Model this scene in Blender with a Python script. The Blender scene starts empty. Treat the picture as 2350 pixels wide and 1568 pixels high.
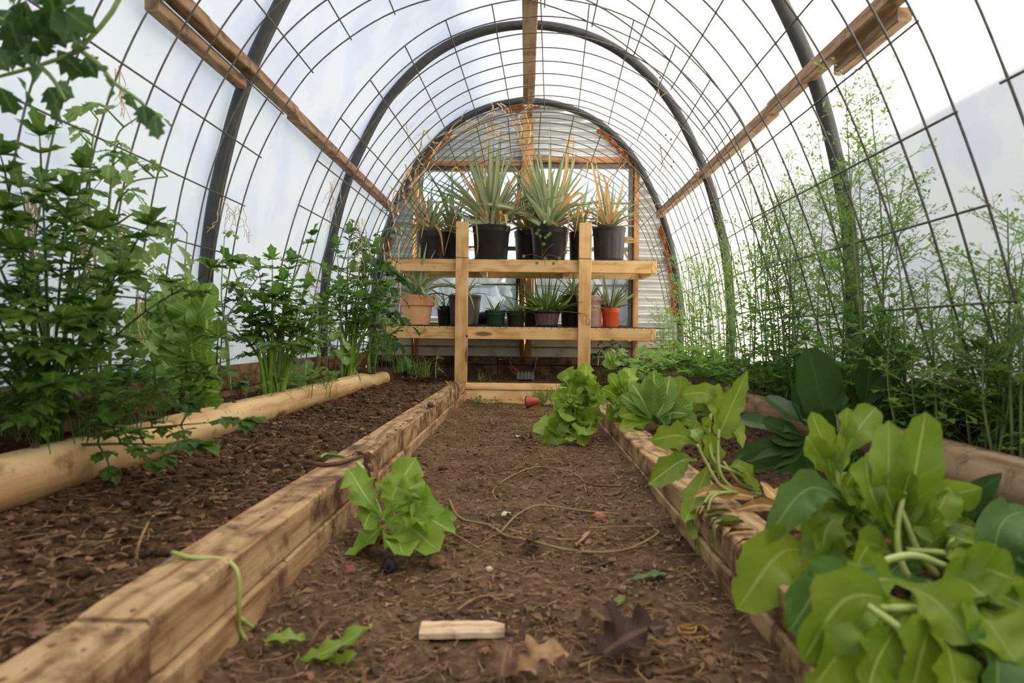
import bpy, math, random
import numpy as np
from mathutils import Vector as V, Matrix
R = random.Random(7)
C = bpy.context.scene.collection
sc = bpy.context.scene
# ------------------------------------------------------------------ camera, light, exposure
F_PX, CX, CY = 1567.0, 1175.0, 784.0
EYE = V((0, 0, .455))
_a, _p, _r = math.atan(31/F_PX), math.atan(11/F_PX), math.radians(.65)
FW = V((-math.sin(_a)*math.cos(_p), math.cos(_a)*math.cos(_p), -math.sin(_p)))
R0 = V((math.cos(_a), math.sin(_a), 0)); U0 = R0.cross(FW)
RT = R0*math.cos(_r) + U0*math.sin(_r); UP = U0*math.cos(_r) - R0*math.sin(_r)
cam = bpy.data.cameras.new('camera'); camo = bpy.data.objects.new('camera', cam); C.objects.link(camo)
cam.sensor_width = 36; cam.lens = 36*F_PX/2350
camo.matrix_world = Matrix(((RT.x, UP.x, -FW.x, EYE.x), (RT.y, UP.y, -FW.y, EYE.y), (RT.z, UP.z, -FW.z, EYE.z), (0, 0, 0, 1)))
cam.clip_start = .02; cam.clip_end = 400
cam.dof.use_dof = True; cam.dof.focus_distance = 4.6; cam.dof.aperture_fstop = 5.0
sc.camera = camo
vs = sc.view_settings
vs.view_transform = 'Standard'; vs.look = 'None'; vs.gamma = 1; vs.use_curve_mapping = False
vs.exposure = 0.14
SUN_E, SUN_AZ = math.radians(24), math.radians(12)
to_sun = V((math.cos(SUN_E)*math.cos(SUN_AZ), math.cos(SUN_E)*math.sin(SUN_AZ), math.sin(SUN_E)))
sl = bpy.data.lights.new('sun', 'SUN'); so = bpy.data.objects.new('sun', sl); C.objects.link(so)
sl.energy = 13.0; sl.angle = math.radians(.6); sl.color = (1, .93, .82)
so.location = (8, 3, 6); so.rotation_euler = (-to_sun).to_track_quat('-Z', 'Y').to_euler()
w = bpy.data.worlds.new('sky'); sc.world = w; w.use_nodes = True
nt = w.node_tree; nt.nodes.clear()
def N(nt, t, **k):
    n = nt.nodes.new(t)
    for a, b in k.items():
        if a.startswith('i_'):
            key = a[2:]; key = int(key) if key.isdigit() else key.replace('_', ' ')
            n.inputs[key].default_value = b
        else: setattr(n, a, b)
    return n
def LK(nt, *pairs):
    for a, b in pairs: nt.links.new(a, b)
def ramp(nt, stops, interp='LINEAR'):
    n = nt.nodes.new('ShaderNodeValToRGB'); e = n.color_ramp.elements; n.color_ramp.interpolation = interp
    while len(e) < len(stops): e.new(.5)
    for i, (p, c) in enumerate(stops):
        e[i].position = p; e[i].color = (c, c, c, 1) if isinstance(c, (int, float)) else (*c, 1)
    return n
sky = N(nt, 'ShaderNodeTexSky'); sky.sky_type = 'NISHITA'; sky.sun_disc = False
sky.sun_elevation = SUN_E; sky.sun_rotation = math.pi/2 - SUN_AZ; sky.altitude = 200; sky.air_density = 1.0; sky.dust_density = 1.0
tc = N(nt, 'ShaderNodeTexCoord'); nz = N(nt, 'ShaderNodeTexNoise', i_Scale=3.2, i_Detail=6, i_Roughness=.6)
mp = N(nt, 'ShaderNodeMapping'); mp.inputs['Scale'].default_value = (1, 1, 2.2)
cr = ramp(nt, [(.45, 0), (.68, 1)])
mx = N(nt, 'ShaderNodeMix', data_type='RGBA'); mx.inputs[7].default_value = (2.3, 2.34, 2.42, 1)
bg = N(nt, 'ShaderNodeBackground', i_Strength=.44); wo = N(nt, 'ShaderNodeOutputWorld')
LK(nt, (tc.outputs['Generated'], mp.inputs[0]), (mp.outputs[0], nz.inputs[0]), (nz.outputs[0], cr.inputs[0]), (cr.outputs[0], mx.inputs[0]),
   (sky.outputs[0], mx.inputs[6]), (mx.outputs[2], bg.inputs[0]), (bg.outputs[0], wo.inputs[0]))

# ------------------------------------------------------------------ helpers
def P(u, v, y):
    "point of the photo's pixel (u,v) at world depth y"
    d = FW*F_PX + RT*(u-CX) - UP*(v-CY)
    return EYE + d*(y/d.y)
def G(u, v, z=0.0):
    "point of the pixel on the horizontal plane z"
    d = FW*F_PX + RT*(u-CX) - UP*(v-CY)
    return EYE + d*((z-EYE.z)/d.z)
def lerp(a, b, t): return a + (b-a)*t
def sstep(a, b, x):
    t = max(0., min(1., (x-a)/(b-a))); return t*t*(3-2*t)
_rng = np.random.RandomState(3); _LAT = _rng.rand(256, 256)
def vnoise(x, y):
    xi = np.floor(x).astype(int); yi = np.floor(y).astype(int); fx = x-xi; fy = y-yi
    fx = fx*fx*(3-2*fx); fy = fy*fy*(3-2*fy)
    g = lambda i, j: _LAT[i & 255, j & 255]
    return (g(xi, yi)*(1-fx)+g(xi+1, yi)*fx)*(1-fy)+(g(xi, yi+1)*(1-fx)+g(xi+1, yi+1)*fx)*fy
def fbm(x, y, sc_=1., oct_=4):
    x = np.asarray(x, float); y = np.asarray(y, float); s = 0; a = .5
    for k in range(oct_):
        s = s + a*(vnoise(x*sc_+17*k+300, y*sc_+31*k+300)-.5); a *= .55; sc_ *= 2.07
    return s
def fb(x, y, s=1., o=3): return float(fbm(np.array([x]), np.array([y]), s, o)[0])
class MB:
    def __init__(s): s.v = []; s.f = []; s.uv = []
    def add(s, vs_, fs, uvs=None):
        o = len(s.v); s.v.extend(vs_); s.f.extend([tuple(i+o for i in f) for f in fs])
        s.uv.extend(uvs if uvs else [(.5, .5)]*len(vs_))
    def clamp(s, gap=.012):
        for i, p in enumerate(s.v):
            l = prof_x(p[2])-gap
            if abs(p[0]) > l: s.v[i] = V((math.copysign(l, p[0]), p[1], p[2]))
        return s
    def mesh(s, name, m, smooth=True):
        me = bpy.data.meshes.new(name); me.from_pydata([tuple(p) for p in s.v], [], s.f)
        if s.uv:
            l = np.empty(len(me.loops), np.int32); me.loops.foreach_get('vertex_index', l)
            uvl = me.uv_layers.new(name='UVMap'); uvl.data.foreach_set('uv', np.asarray(s.uv, np.float32)[l].ravel())
        me.polygons.foreach_set('use_smooth', np.full(len(me.polygons), smooth, bool))
        if m: me.materials.append(m)
        me.update(); return me
    def build(s, name, m, parent=None, smooth=True, kind=None):
        o = bpy.data.objects.new(name, s.mesh(name, m, smooth)); C.objects.link(o)
        if parent is not None: attach(o, parent)
        if kind: o['kind'] = kind
        return o
def worldloc(p):
    l = V((0, 0, 0))
    while p is not None: l = l + p.location; p = p.parent
    return l
def attach(o, parent):
    "meshes are modelled in world coordinates; the child's offset undoes the parent's place"
    o.parent = parent; o.location = o.location - worldloc(parent)
def tag(o, label, cat=None, group=None, kind=None):
    o['label'] = label
    if cat: o['category'] = cat
    if group: o['group'] = group
    if kind: o['kind'] = kind
    return o
def thing(name, loc, label, cat, group=None):
    o = bpy.data.objects.new(name, None); C.objects.link(o); o.location = loc; o.empty_display_size = .05
    return tag(o, label, cat, group)
def struct(name, loc, label):
    o = bpy.data.objects.new(name, None); C.objects.link(o); o.location = loc; o['kind'] = 'structure'; o['label'] = label
    return o
def obox(mb, c, ax, h, b=.003):
    "chamfered box: centre, three axes, half sizes"
    c = V(c); vs_ = []; idx = {}
    for sx in (-1, 1):
        for sy in (-1, 1):
            for sz in (-1, 1):
                for k in range(3):
                    q = [sx*(h[0]-b), sy*(h[1]-b), sz*(h[2]-b)]; q[k] += (sx, sy, sz)[k]*b
                    idx[(sx, sy, sz, k)] = len(vs_); vs_.append(c + ax[0]*q[0] + ax[1]*q[1] + ax[2]*q[2])
    fs = []
    def I(k, a, b_, s):
        t = [0, 0, 0]; o = [i for i in range(3) if i != k]; t[k] = s; t[o[0]] = a; t[o[1]] = b_
        return t
    for k in range(3):
        for s in (-1, 1):
            q = [idx[(*I(k, a, b_, s), k)] for a, b_ in ((-1, -1), (1, -1), (1, 1), (-1, 1))]
            fs.append(tuple(q if s*(1 if k != 1 else -1) > 0 else q[::-1]))
    for k in range(3):
        o = [i for i in range(3) if i != k]
        for a in (-1, 1):
            for b_ in (-1, 1):
                t0 = [0, 0, 0]; t0[k] = -1; t0[o[0]] = a; t0[o[1]] = b_; t1 = list(t0); t1[k] = 1
                fs.append((idx[(*t0, o[0])], idx[(*t1, o[0])], idx[(*t1, o[1])], idx[(*t0, o[1])]))
    for sx in (-1, 1):
        for sy in (-1, 1):
            for sz in (-1, 1): fs.append(tuple(idx[(sx, sy, sz, k)] for k in range(3)))
    mb.add(vs_, fs)
XYZ = (V((1, 0, 0)), V((0, 1, 0)), V((0, 0, 1)))
def box(mb, x0, x1, y0, y1, z0, z1, b=.003):
    obox(mb, ((x0+x1)/2, (y0+y1)/2, (z0+z1)/2), XYZ, (abs(x1-x0)/2, abs(y1-y0)/2, abs(z1-z0)/2), b)
def catmull(pts, n):
    pts = [V(p) for p in pts]
    if len(pts) == 2: return [pts[0].lerp(pts[1], i/n) for i in range(n+1)]
    q = [pts[0]*2-pts[1]] + pts + [pts[-1]*2-pts[-2]]; out = []; m = len(pts)-1
    for i in range(n+1):
        t = i/n*m; k = min(int(t), m-1); t -= k; a, b, c, d = q[k:k+4]
        out.append(.5*((2*b)+(c-a)*t+(2*a-5*b+4*c-d)*t*t+(3*b-a-3*c+d)*t*t*t))
    return out
def tube(mb, pts, r0, r1=None, n=6, cap=True):
    r1 = r0 if r1 is None else r1; pts = [V(p) for p in pts]; m = len(pts); vs_ = []; fs = []; uv = []
    nrm = None
    for i, p in enumerate(pts):
        t = (pts[min(i+1, m-1)]-pts[max(i-1, 0)])
        t = t.normalized() if t.length > 1e-9 else V((0, 0, 1))
        if nrm is None:
            nrm = t.orthogonal().normalized()
        else:
            nrm = (nrm - t*nrm.dot(t)); nrm = nrm.normalized() if nrm.length > 1e-6 else t.orthogonal().normalized()
        bn = t.cross(nrm); r = r0+(r1-r0)*i/max(1, m-1)
        for k in range(n):
            a = 2*math.pi*k/n; vs_.append(p+nrm*(r*math.cos(a))+bn*(r*math.sin(a))); uv.append((k/n, i/max(1, m-1)))
    for i in range(m-1):
        for k in range(n):
            a = i*n+k; b = i*n+(k+1) % n; fs.append((a, b, b+n, a+n))
    if cap: fs.append(tuple(range(n))[::-1]); fs.append(tuple(range((m-1)*n, m*n)))
    mb.add(vs_, fs, uv)
def loft(mb, secs, cap=True):
    "closed cross-sections, all of n points"
    n = len(secs[0]); vs_ = [p for s in secs for p in s]; fs = []
    for i in range(len(secs)-1):
        for k in range(n):
            a = i*n+k; b = i*n+(k+1) % n; fs.append((a, b, b+n, a+n))
    if cap: fs.append(tuple(range(n))[::-1]); fs.append(tuple(range((len(secs)-1)*n, len(secs)*n)))
    mb.add(vs_, fs)
def lathe(mb, c, prof, n=40, mod=None, tilt=None):
    "profile [(r,z)] turned about the vertical through c; mod(i, angle) scales r"
    vs_ = []; fs = []
    for i, (r, z) in enumerate(prof):
        for k in range(n):
            a = 2*math.pi*k/n; rr = r*(mod(i, a) if mod else 1); q = V((rr*math.cos(a), rr*math.sin(a), z))
            if tilt: q = tilt @ q
            vs_.append(V(c)+q)
    for i in range(len(prof)-1):
        for k in range(n):
            a = i*n+k; b = i*n+(k+1) % n; fs.append((a, b, b+n, a+n))
    mb.add(vs_, fs)
# ------------------------------------------------------------------ leaves
def sh_lance(s): return (.75+.25*min(1, s/.12))*max(0., 1-s)**.62
def sh_aloe(s): return max(0., 1-s**1.3)
def sh_lettuce(s):
    pet = .13+.87*sstep(.18, .55, s)
    return pet*math.sqrt(max(0., 1-max(0., (s-.62)/.38)**2.4))
def sh_roma(s):
    pet = .22+.78*sstep(.05, .5, s)
    return pet*math.sqrt(max(0., 1-max(0., (s-.6)/.4)**2.2))
def sh_spin(s):
    if s < .42: return .07
    q = (s-.42)/.58; return .07+.93*(sstep(0, .3, q)*math.sqrt(max(0., 1-max(0., (q-.45)/.56)**2.6)))
def sh_leaf(s): return math.sin(math.pi*min(1, (s*.97+.03)**.75))**.8
SH = dict(lance=sh_lance, aloe=sh_aloe, lettuce=sh_lettuce, roma=sh_roma, spin=sh_spin, leaf=sh_leaf)
def leaf(mb, pts, wd, shape='lettuce', up=None, ns=12, nx=3, cup=.3, ruf=0., rf=3., lob=0., lf=5., twist=0., rnd=R, thick=0.):
    "leaf blade along a curved spine; wd is the half width"
    sp = catmull(pts, ns); vs_ = []; fs = []; uv = []; ph = rnd.uniform(0, 6.28); ph2 = rnd.uniform(0, 6.28); f = SH[shape]
    up = V(up) if up is not None else V((0, 0, 1))
    side0 = None
    mg = [[1+lob*(rnd.uniform(-1, 1)+.5*math.sin(lf*6.283*i/ns+(ph, ph2)[q])) for i in range(ns+1)] for q in (0, 1)]
    rz = [[.55*rnd.uniform(-1, 1)+math.sin(rf*6.283*i/ns+(ph2, ph)[q]) for i in range(ns+1)] for q in (0, 1)]
    for i, p in enumerate(sp):
        s = i/ns; t = (sp[min(i+1, ns)]-sp[max(i-1, 0)]).normalized()
        sd = t.cross(up)
        if sd.length < .15: sd = side0 if side0 is not None else t.orthogonal()
        sd = (sd - t*sd.dot(t)).normalized()
        if side0 is not None and sd.dot(side0) < 0: sd = -sd
        if side0 is not None: sd = (sd+side0*.8); sd = (sd-t*sd.dot(t)).normalized()
        side0 = sd; nn = sd.cross(t)
        if twist: 
            a = twist*s; sd, nn = sd*math.cos(a)+nn*math.sin(a), nn*math.cos(a)-sd*math.sin(a)
        w_ = wd*f(s)
        for j in range(-nx, nx+1):
            q = j/nx; aq = abs(q)
            sg = 1 if j > 0 else -1
            ww = w_*(1+(mg[j > 0][i]-1)*aq**2)
            z = cup*ww*aq**1.6 + ruf*w_*aq**1.5*rz[j > 0][i]
            vs_.append(p+sd*(q*ww)+nn*z); uv.append((.5+.5*q, s))
    m = 2*nx+1
    for i in range(ns):
        for j in range(m-1):
            a = i*m+j; fs.append((a, a+1, a+m+1, a+m))
    if thick:
        o = len(vs_)
        for i in range(ns+1):
            for j in range(m):
                c = vs_[i*m+nx]; q = vs_[i*m+j]; s = i/ns
                nn = (vs_[i*m+m-1]-vs_[i*m]); t = (sp[min(i+1, ns)]-sp[max(i-1, 0)])
                nn = nn.cross(t); nn = nn.normalized() if nn.length > 1e-9 else V((0, 0, 1))
                jj = (j-nx)/nx; vs_.append(q-nn*(thick*f(s)*(1-jj*jj))); uv.append(uv[i*m+j])
        for i in range(ns):
            for j in range(m-1):
                a = o+i*m+j; fs.append((a+m, a+m+1, a+1, a))
    mb.add(vs_, fs, uv)
def leaflet(mb, b, d, up, L, W, lobes=3, fold=.25, droop=.2, wedge=False):
    "small toothed leaflet (a fan of thin triangles about its midrib)"
    d = d.normalized(); sd = d.cross(up); sd = sd.normalized() if sd.length > 1e-6 else d.orthogonal().normalized(); nn = sd.cross(d)
    mid = []; vs_ = []; uv = []; fs = []; K = lobes*2+1
    for i in range(K+1):
        s = i/K; mid.append(b + d*(L*s) - nn*(droop*L*s*s))
    vs_ += mid; uv += [(.5, i/K) for i in range(K+1)]
    for sg in (-1, 1):
        o = len(vs_)
        for i in range(K+1):
            s = i/K; base = math.sin(math.pi*min(1, s*.93+.07))**.7
            tooth = 1.0 if i % 2 else .62
            w_ = W*base*tooth if 0 < i < K else 0
            fwd = .12*L if i % 2 else 0
            vs_.append(mid[i]+sd*(sg*w_)+nn*(fold*w_)+d*fwd*(1 if i < K else 0)); uv.append((.5+.5*sg, s))
        for i in range(K):
            a, b_, c, e = i, i+1, o+i+1, o+i
            fs.append((a, e, c, b_) if sg > 0 else (a, b_, c, e))
    mb.add(vs_, fs, uv)
def tomato_leaf(mb, b, d, L, rnd, droop=.55, n=3, W=.2):
    d = V(d).normalized(); up = V((0, 0, 1))
    end = b+d*L-V((0, 0, droop*L)); mid = b+d*L*.5+V((0, 0, .05*L))
    sp = catmull([b, mid, end], 7); tube(mb, sp, .0016+L*.008, .0008, 4)
    for k in range(n):
        i = int(2+k*5/(n)); p = sp[min(i, 6)]; t = (sp[min(i+1, 7)]-sp[i-1]).normalized(); sd = t.cross(up).normalized()
        for sg in (-1, 1):
            leaflet(mb, p, t*.6+sd*sg+V((0, 0, rnd.uniform(-.5, .1))), up, L*rnd.uniform(.28, .42)*(1 if k else .7), L*W*rnd.uniform(.6, .9), 3, rnd.uniform(0, .5), rnd.uniform(.1, .5))
    t = (sp[7]-sp[5]).normalized(); leaflet(mb, sp[7], t, up if abs(t.z) < .9 else V((0, 1, 0)), L*.42, L*W*.95, 3, .2, .2)
def trilobe(mb, b, d, up, L, W, rnd):
    "parsley-like leaflet of three deep lobes joined at its foot"
    d = V(d).normalized(); sd = d.cross(up); sd = sd.normalized() if sd.length > .05 else d.orthogonal().normalized()
    for a, k in ((0, 1.), (.75, .8), (-.75, .8)):
        e = d*math.cos(a)+sd*math.sin(a)+V((0, 0, rnd.uniform(-.2, .2)))
        leaflet(mb, b, e, up if abs(e.normalized().z) < .92 else V((0, 1, .2)), L*k, W*.62*k, 2, rnd.uniform(-.1, .5), rnd.uniform(0, .4), True)
def celery_leaf(mb, b, d, L, rnd):
    d = V(d).normalized(); up = V((0, 0, 1)); sp = catmull([b, b+d*L*.35+V((0, 0, .06*L)), b+d*L*.65], 5); tube(mb, sp, .0022, .0012, 4)
    sd = d.cross(up); sd = sd.normalized() if sd.length > .05 else d.orthogonal().normalized()
    for sg in (-1, 1):
        trilobe(mb, sp[2], d*.6+sd*sg+V((0, 0, rnd.uniform(-.4, .4))), up, L*.46, L*.26, rnd)
        trilobe(mb, sp[5], d*.7+sd*sg+V((0, 0, rnd.uniform(-.5, .3))), up, L*.42, L*.24, rnd)
    trilobe(mb, sp[5], d+V((0, 0, rnd.uniform(-.4, .2))), up, L*.55, L*.3, rnd)
# ------------------------------------------------------------------ materials
def newmat(name):
    m = bpy.data.materials.new(name); m.use_nodes = True; nt = m.node_tree; nt.nodes.clear()
    return m, nt, N(nt, 'ShaderNodeOutputMaterial')
def simple(name, col, rough=.6, metal=0., col2=None, ns=8., lo=.4, hi=.65, bump=0., bs=60., coat=0., spec=.5):
    m, nt, out = newmat(name); b = N(nt, 'ShaderNodeBsdfPrincipled', i_Roughness=rough, i_Metallic=metal)
    b.inputs['Base Color'].default_value = (*col, 1); b.inputs['Specular IOR Level'].default_value = spec
    tc = N(nt, 'ShaderNodeTexCoord')
    if col2:
        nz = N(nt, 'ShaderNodeTexNoise', i_Scale=ns, i_Detail=6, i_Roughness=.62); r = ramp(nt, [(lo, col), (hi, col2)])
        LK(nt, (tc.outputs['Object'], nz.inputs[0]), (nz.outputs[0], r.inputs[0]), (r.outputs[0], b.inputs['Base Color']))
    if bump:
        nb = N(nt, 'ShaderNodeTexNoise', i_Scale=bs, i_Detail=5); bp = N(nt, 'ShaderNodeBump', i_Strength=bump, i_Distance=.004)
        LK(nt, (tc.outputs['Object'], nb.inputs[0]), (nb.outputs[0], bp.inputs['Height']), (bp.outputs[0], b.inputs['Normal']))
    LK(nt, (b.outputs[0], out.inputs[0])); return m
def wood(name, light, dark, axis=0, grain=60., stain=None, stain_amt=.5, rough=.75, knot=True, bump=.25, ring=9.):
    m, nt, out = newmat(name); b = N(nt, 'ShaderNodeBsdfPrincipled', i_Roughness=rough); b.inputs['Specular IOR Level'].default_value = .25
    tc = N(nt, 'ShaderNodeTexCoord'); mp = N(nt, 'ShaderNodeMapping'); s = [1., 1., 1.]; s[axis] = .05; mp.inputs['Scale'].default_value = s
    wn = N(nt, 'ShaderNodeTexNoise', i_Scale=2.5, i_Detail=2); 
    va = N(nt, 'ShaderNodeVectorMath', operation='MULTIPLY_ADD'); va.inputs[1].default_value = (.16, .16, .16)
    LK(nt, (tc.outputs['Object'], wn.inputs[0]), (tc.outputs['Object'], mp.inputs[0]), (wn.outputs['Color'], va.inputs[0]), (mp.outputs[0], va.inputs[2]))
    g1 = N(nt, 'ShaderNodeTexNoise', i_Scale=grain, i_Detail=4, i_Roughness=.65); g2 = N(nt, 'ShaderNodeTexWave', i_Scale=ring, i_Distortion=3., i_Detail=2.)
    g2.wave_type = 'RINGS'; g2.rings_direction = 'XYZ'[axis]
    LK(nt, (mp.outputs[0], g1.inputs[0]), (va.outputs[0], g2.inputs[0]))
    mm = N(nt, 'ShaderNodeMath', operation='MULTIPLY_ADD'); mm.inputs[1].default_value = .72
    m2 = N(nt, 'ShaderNodeMath', operation='MULTIPLY'); m2.inputs[1].default_value = .28
    LK(nt, (g1.outputs[0], mm.inputs[0]), (g2.outputs[1], m2.inputs[0]), (m2.outputs[0], mm.inputs[2]))
    r = ramp(nt, [(.22, light), (.5, lerp(V(light), V(dark), .35)), (.72, dark)]); LK(nt, (mm.outputs[0], r.inputs[0])); col = r.outputs[0]
    if knot:
        mk = N(nt, 'ShaderNodeMapping'); s = [6., 6., 6.]; s[axis] = 1.7; mk.inputs['Scale'].default_value = s
        vo = N(nt, 'ShaderNodeTexVoronoi', i_Scale=1.0); kr = ramp(nt, [(.07, 1), (.13, 0)]); mx = N(nt, 'ShaderNodeMix', data_type='RGBA')
        mx.inputs[7].default_value = (*[c*.4 for c in dark], 1)
        LK(nt, (tc.outputs['Object'], mk.inputs[0]), (mk.outputs[0], vo.inputs[0]), (vo.outputs[0], kr.inputs[0]), (kr.outputs[0], mx.inputs[0]), (col, mx.inputs[6])); col = mx.outputs[2]
    if stain:
        sn = N(nt, 'ShaderNodeTexNoise', i_Scale=11., i_Detail=7, i_Roughness=.7); sr = ramp(nt, [(1-stain_amt-.07, 0), (1-stain_amt+.09, 1)]); mx = N(nt, 'ShaderNodeMix', data_type='RGBA')
        mx.inputs[7].default_value = (*stain, 1)
        LK(nt, (tc.outputs['Object'], sn.inputs[0]), (sn.outputs[0], sr.inputs[0]), (sr.outputs[0], mx.inputs[0]), (col, mx.inputs[6])); col = mx.outputs[2]
    bp = N(nt, 'ShaderNodeBump', i_Strength=bump, i_Distance=.003)
    LK(nt, (col, b.inputs['Base Color']), (mm.outputs[0], bp.inputs['Height']), (bp.outputs[0], b.inputs['Normal']), (b.outputs[0], out.inputs[0])); return m
def leafmat(name, col, col2, rib, trans=.4, rough=.45, tcol=None, ribw=.045, tip=None, vein=.25, vs_=9., spec=.4):
    m, nt, out = newmat(name); tcol = tcol or tuple(min(1, c*1.5) for c in col)
    b = N(nt, 'ShaderNodeBsdfPrincipled', i_Roughness=rough); b.inputs['Specular IOR Level'].default_value = spec
    tr = N(nt, 'ShaderNodeBsdfTranslucent'); ms = N(nt, 'ShaderNodeMixShader', i_0=trans)
    tc = N(nt, 'ShaderNodeTexCoord'); nz = N(nt, 'ShaderNodeTexNoise', i_Scale=14., i_Detail=3); oi = N(nt, 'ShaderNodeObjectInfo')
    ad = N(nt, 'ShaderNodeMath', operation='MULTIPLY_ADD'); ad.inputs[1].default_value = .5
    LK(nt, (tc.outputs['Object'], nz.inputs[0]), (oi.outputs['Random'], ad.inputs[0]), (nz.outputs[0], ad.inputs[2]))
    r = ramp(nt, [(.4, col), (1.0, col2)]); LK(nt, (ad.outputs[0], r.inputs[0]))
    sx = N(nt, 'ShaderNodeSeparateXYZ'); LK(nt, (tc.outputs['UV'], sx.inputs[0]))
    du = N(nt, 'ShaderNodeMath', operation='SUBTRACT'); du.inputs[1].default_value = .5; ab = N(nt, 'ShaderNodeMath', operation='ABSOLUTE')
    LK(nt, (sx.outputs[0], du.inputs[0]), (du.outputs[0], ab.inputs[0]))
    rr = ramp(nt, [(ribw, 1), (ribw*2.2, 0)]); LK(nt, (ab.outputs[0], rr.inputs[0]))
    # side veins: slanting lines v - |u|
    vv = N(nt, 'ShaderNodeMath', operation='MULTIPLY_ADD'); vv.inputs[1].default_value = -.35; LK(nt, (ab.outputs[0], vv.inputs[0]), (sx.outputs[1], vv.inputs[2]))
    vm = N(nt, 'ShaderNodeMath', operation='MULTIPLY'); vm.inputs[1].default_value = vs_*6.283; vsn = N(nt, 'ShaderNodeMath', operation='SINE')
    LK(nt, (vv.outputs[0], vm.inputs[0]), (vm.outputs[0], vsn.inputs[0])); vr = ramp(nt, [(.82, 0), (.97, vein)]); LK(nt, (vsn.outputs[0], vr.inputs[0]))
    mxv = N(nt, 'ShaderNodeMath', operation='MAXIMUM'); LK(nt, (rr.outputs[0], mxv.inputs[0]), (vr.outputs[0], mxv.inputs[1]))
    mx = N(nt, 'ShaderNodeMix', data_type='RGBA'); mx.inputs[7].default_value = (*rib, 1); LK(nt, (mxv.outputs[0], mx.inputs[0]), (r.outputs[0], mx.inputs[6])); colo = mx.outputs[2]
    if tip:
        tn = N(nt, 'ShaderNodeMath', operation='MULTIPLY_ADD'); tn.inputs[1].default_value = .45; LK(nt, (ad.outputs[0], tn.inputs[0]), (sx.outputs[1], tn.inputs[2]))
        trp = ramp(nt, [(tip[1], 0), (tip[1]+.12, 1)]); m2 = N(nt, 'ShaderNodeMix', data_type='RGBA'); m2.inputs[7].default_value = (*tip[0], 1)
        LK(nt, (tn.outputs[0], trp.inputs[0]), (trp.outputs[0], m2.inputs[0]), (colo, m2.inputs[6])); colo = m2.outputs[2]
    bp = N(nt, 'ShaderNodeBump', i_Strength=.35, i_Distance=.004); bp.invert = True
    LK(nt, (mxv.outputs[0], bp.inputs['Height']), (bp.outputs[0], b.inputs['Normal']), (bp.outputs[0], tr.inputs['Normal']))
    hs = N(nt, 'ShaderNodeMix', data_type='RGBA', blend_type='MULTIPLY'); hs.inputs[0].default_value = 1.; hs.inputs[7].default_value = (*[tcol[i]/max(col[i], .001) for i in range(3)], 1)
    LK(nt, (colo, b.inputs['Base Color']), (colo, hs.inputs[6]), (hs.outputs[2], tr.inputs[0]), (b.outputs[0], ms.inputs[1]), (tr.outputs[0], ms.inputs[2]), (ms.outputs[0], out.inputs[0]))
    return m
def srgb(r, g, b):
    f = lambda c: (c/255/12.92) if c/255 <= .04045 else ((c/255+.055)/1.055)**2.4
    return (f(r), f(g), f(b))
PINE = dict(light=srgb(222, 186, 130), dark=srgb(188, 140, 86))
M_pine_x = wood('pine_x', **PINE, axis=0, stain=srgb(120, 80, 42), stain_amt=.33)
M_pine_z = wood('pine_z', **PINE, axis=2, stain=srgb(120, 80, 42), stain_amt=.33)
M_pine_y = wood('pine_y', **PINE, axis=1, stain=srgb(110, 75, 42), stain_amt=.36)
M_old_y = wood('weathered_y', srgb(170, 138, 104), srgb(116, 88, 64), axis=1, stain=srgb(84, 62, 46), stain_amt=.4)
M_timber_y = wood('bed_timber', srgb(198, 166, 122), srgb(136, 98, 62), axis=1, grain=110, stain=srgb(92, 64, 42), stain_amt=.46, bump=.8)
M_timber_top = M_timber_y
M_log = wood('peeled_log', srgb(222, 192, 142), srgb(184, 142, 92), axis=1, grain=40, stain=srgb(96, 66, 40), stain_amt=.36, bump=.3, ring=5)
M_log_r = wood('grey_log', srgb(176, 150, 116), srgb(120, 92, 64), axis=1, grain=40, stain=srgb(74, 54, 38), stain_amt=.4, bump=.4, ring=5)
M_sill = wood('damp_board_y', srgb(150, 112, 74), srgb(92, 64, 42), axis=1, stain=srgb(60, 40, 26), stain_amt=.47)
M_sill_x = wood('damp_board_x', srgb(118, 84, 54), srgb(74, 50, 32), axis=0, stain=srgb(50, 34, 22), stain_amt=.5)
M_trim_z = wood('trim_z', srgb(190, 146, 96), srgb(140, 96, 58), axis=2, stain=srgb(96, 66, 42), stain_amt=.36)
M_trim_x = wood('trim_x', srgb(176, 130, 84), srgb(130, 86, 52), axis=0, stain=srgb(96, 60, 36), stain_amt=.4)
M_pipe = simple('black_pipe', srgb(44, 45, 46), .42, 0, srgb(66, 64, 58), 20., .45, .75, .05, 200)
M_wire = simple('galvanised_wire', srgb(112, 110, 100), .5, .55, srgb(86, 82, 70), 40.)
M_metal = simple('corrugated_metal', srgb(214, 218, 216), .38, .4, srgb(186, 190, 188), 5., .35, .7, .05, 120)
M_siding = simple('cream_siding', srgb(196, 190, 172), .6, 0, srgb(150, 136, 112), 9., .52, .75)
M_foam = simple('spray_foam', srgb(196, 108, 40), .7, 0, srgb(140, 70, 24), 25., .4, .7, .4, 60)
M_alu = simple('window_metal', srgb(136, 128, 112), .55, .2, srgb(100, 92, 80), 12.)
M_black = simple('black_plastic', srgb(34, 34, 35), .45, 0, srgb(48, 46, 43), 14., .45, .75)
M_greypot = simple('dark_grey_plastic', srgb(62, 60, 58), .45, 0, srgb(82, 78, 72), 14., .45, .75)
M_terra = simple('terracotta', srgb(230, 172, 128), .85, 0, srgb(212, 178, 126), 9., .42, .66, .1, 120)
M_terrarim = simple('terracotta_rim', srgb(230, 166, 126), .8, 0, srgb(214, 150, 110), 8., .4, .7, .05, 120)
M_green = simple('green_plastic', srgb(30, 66, 46), .5, 0, srgb(24, 54, 38), 14.)
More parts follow.
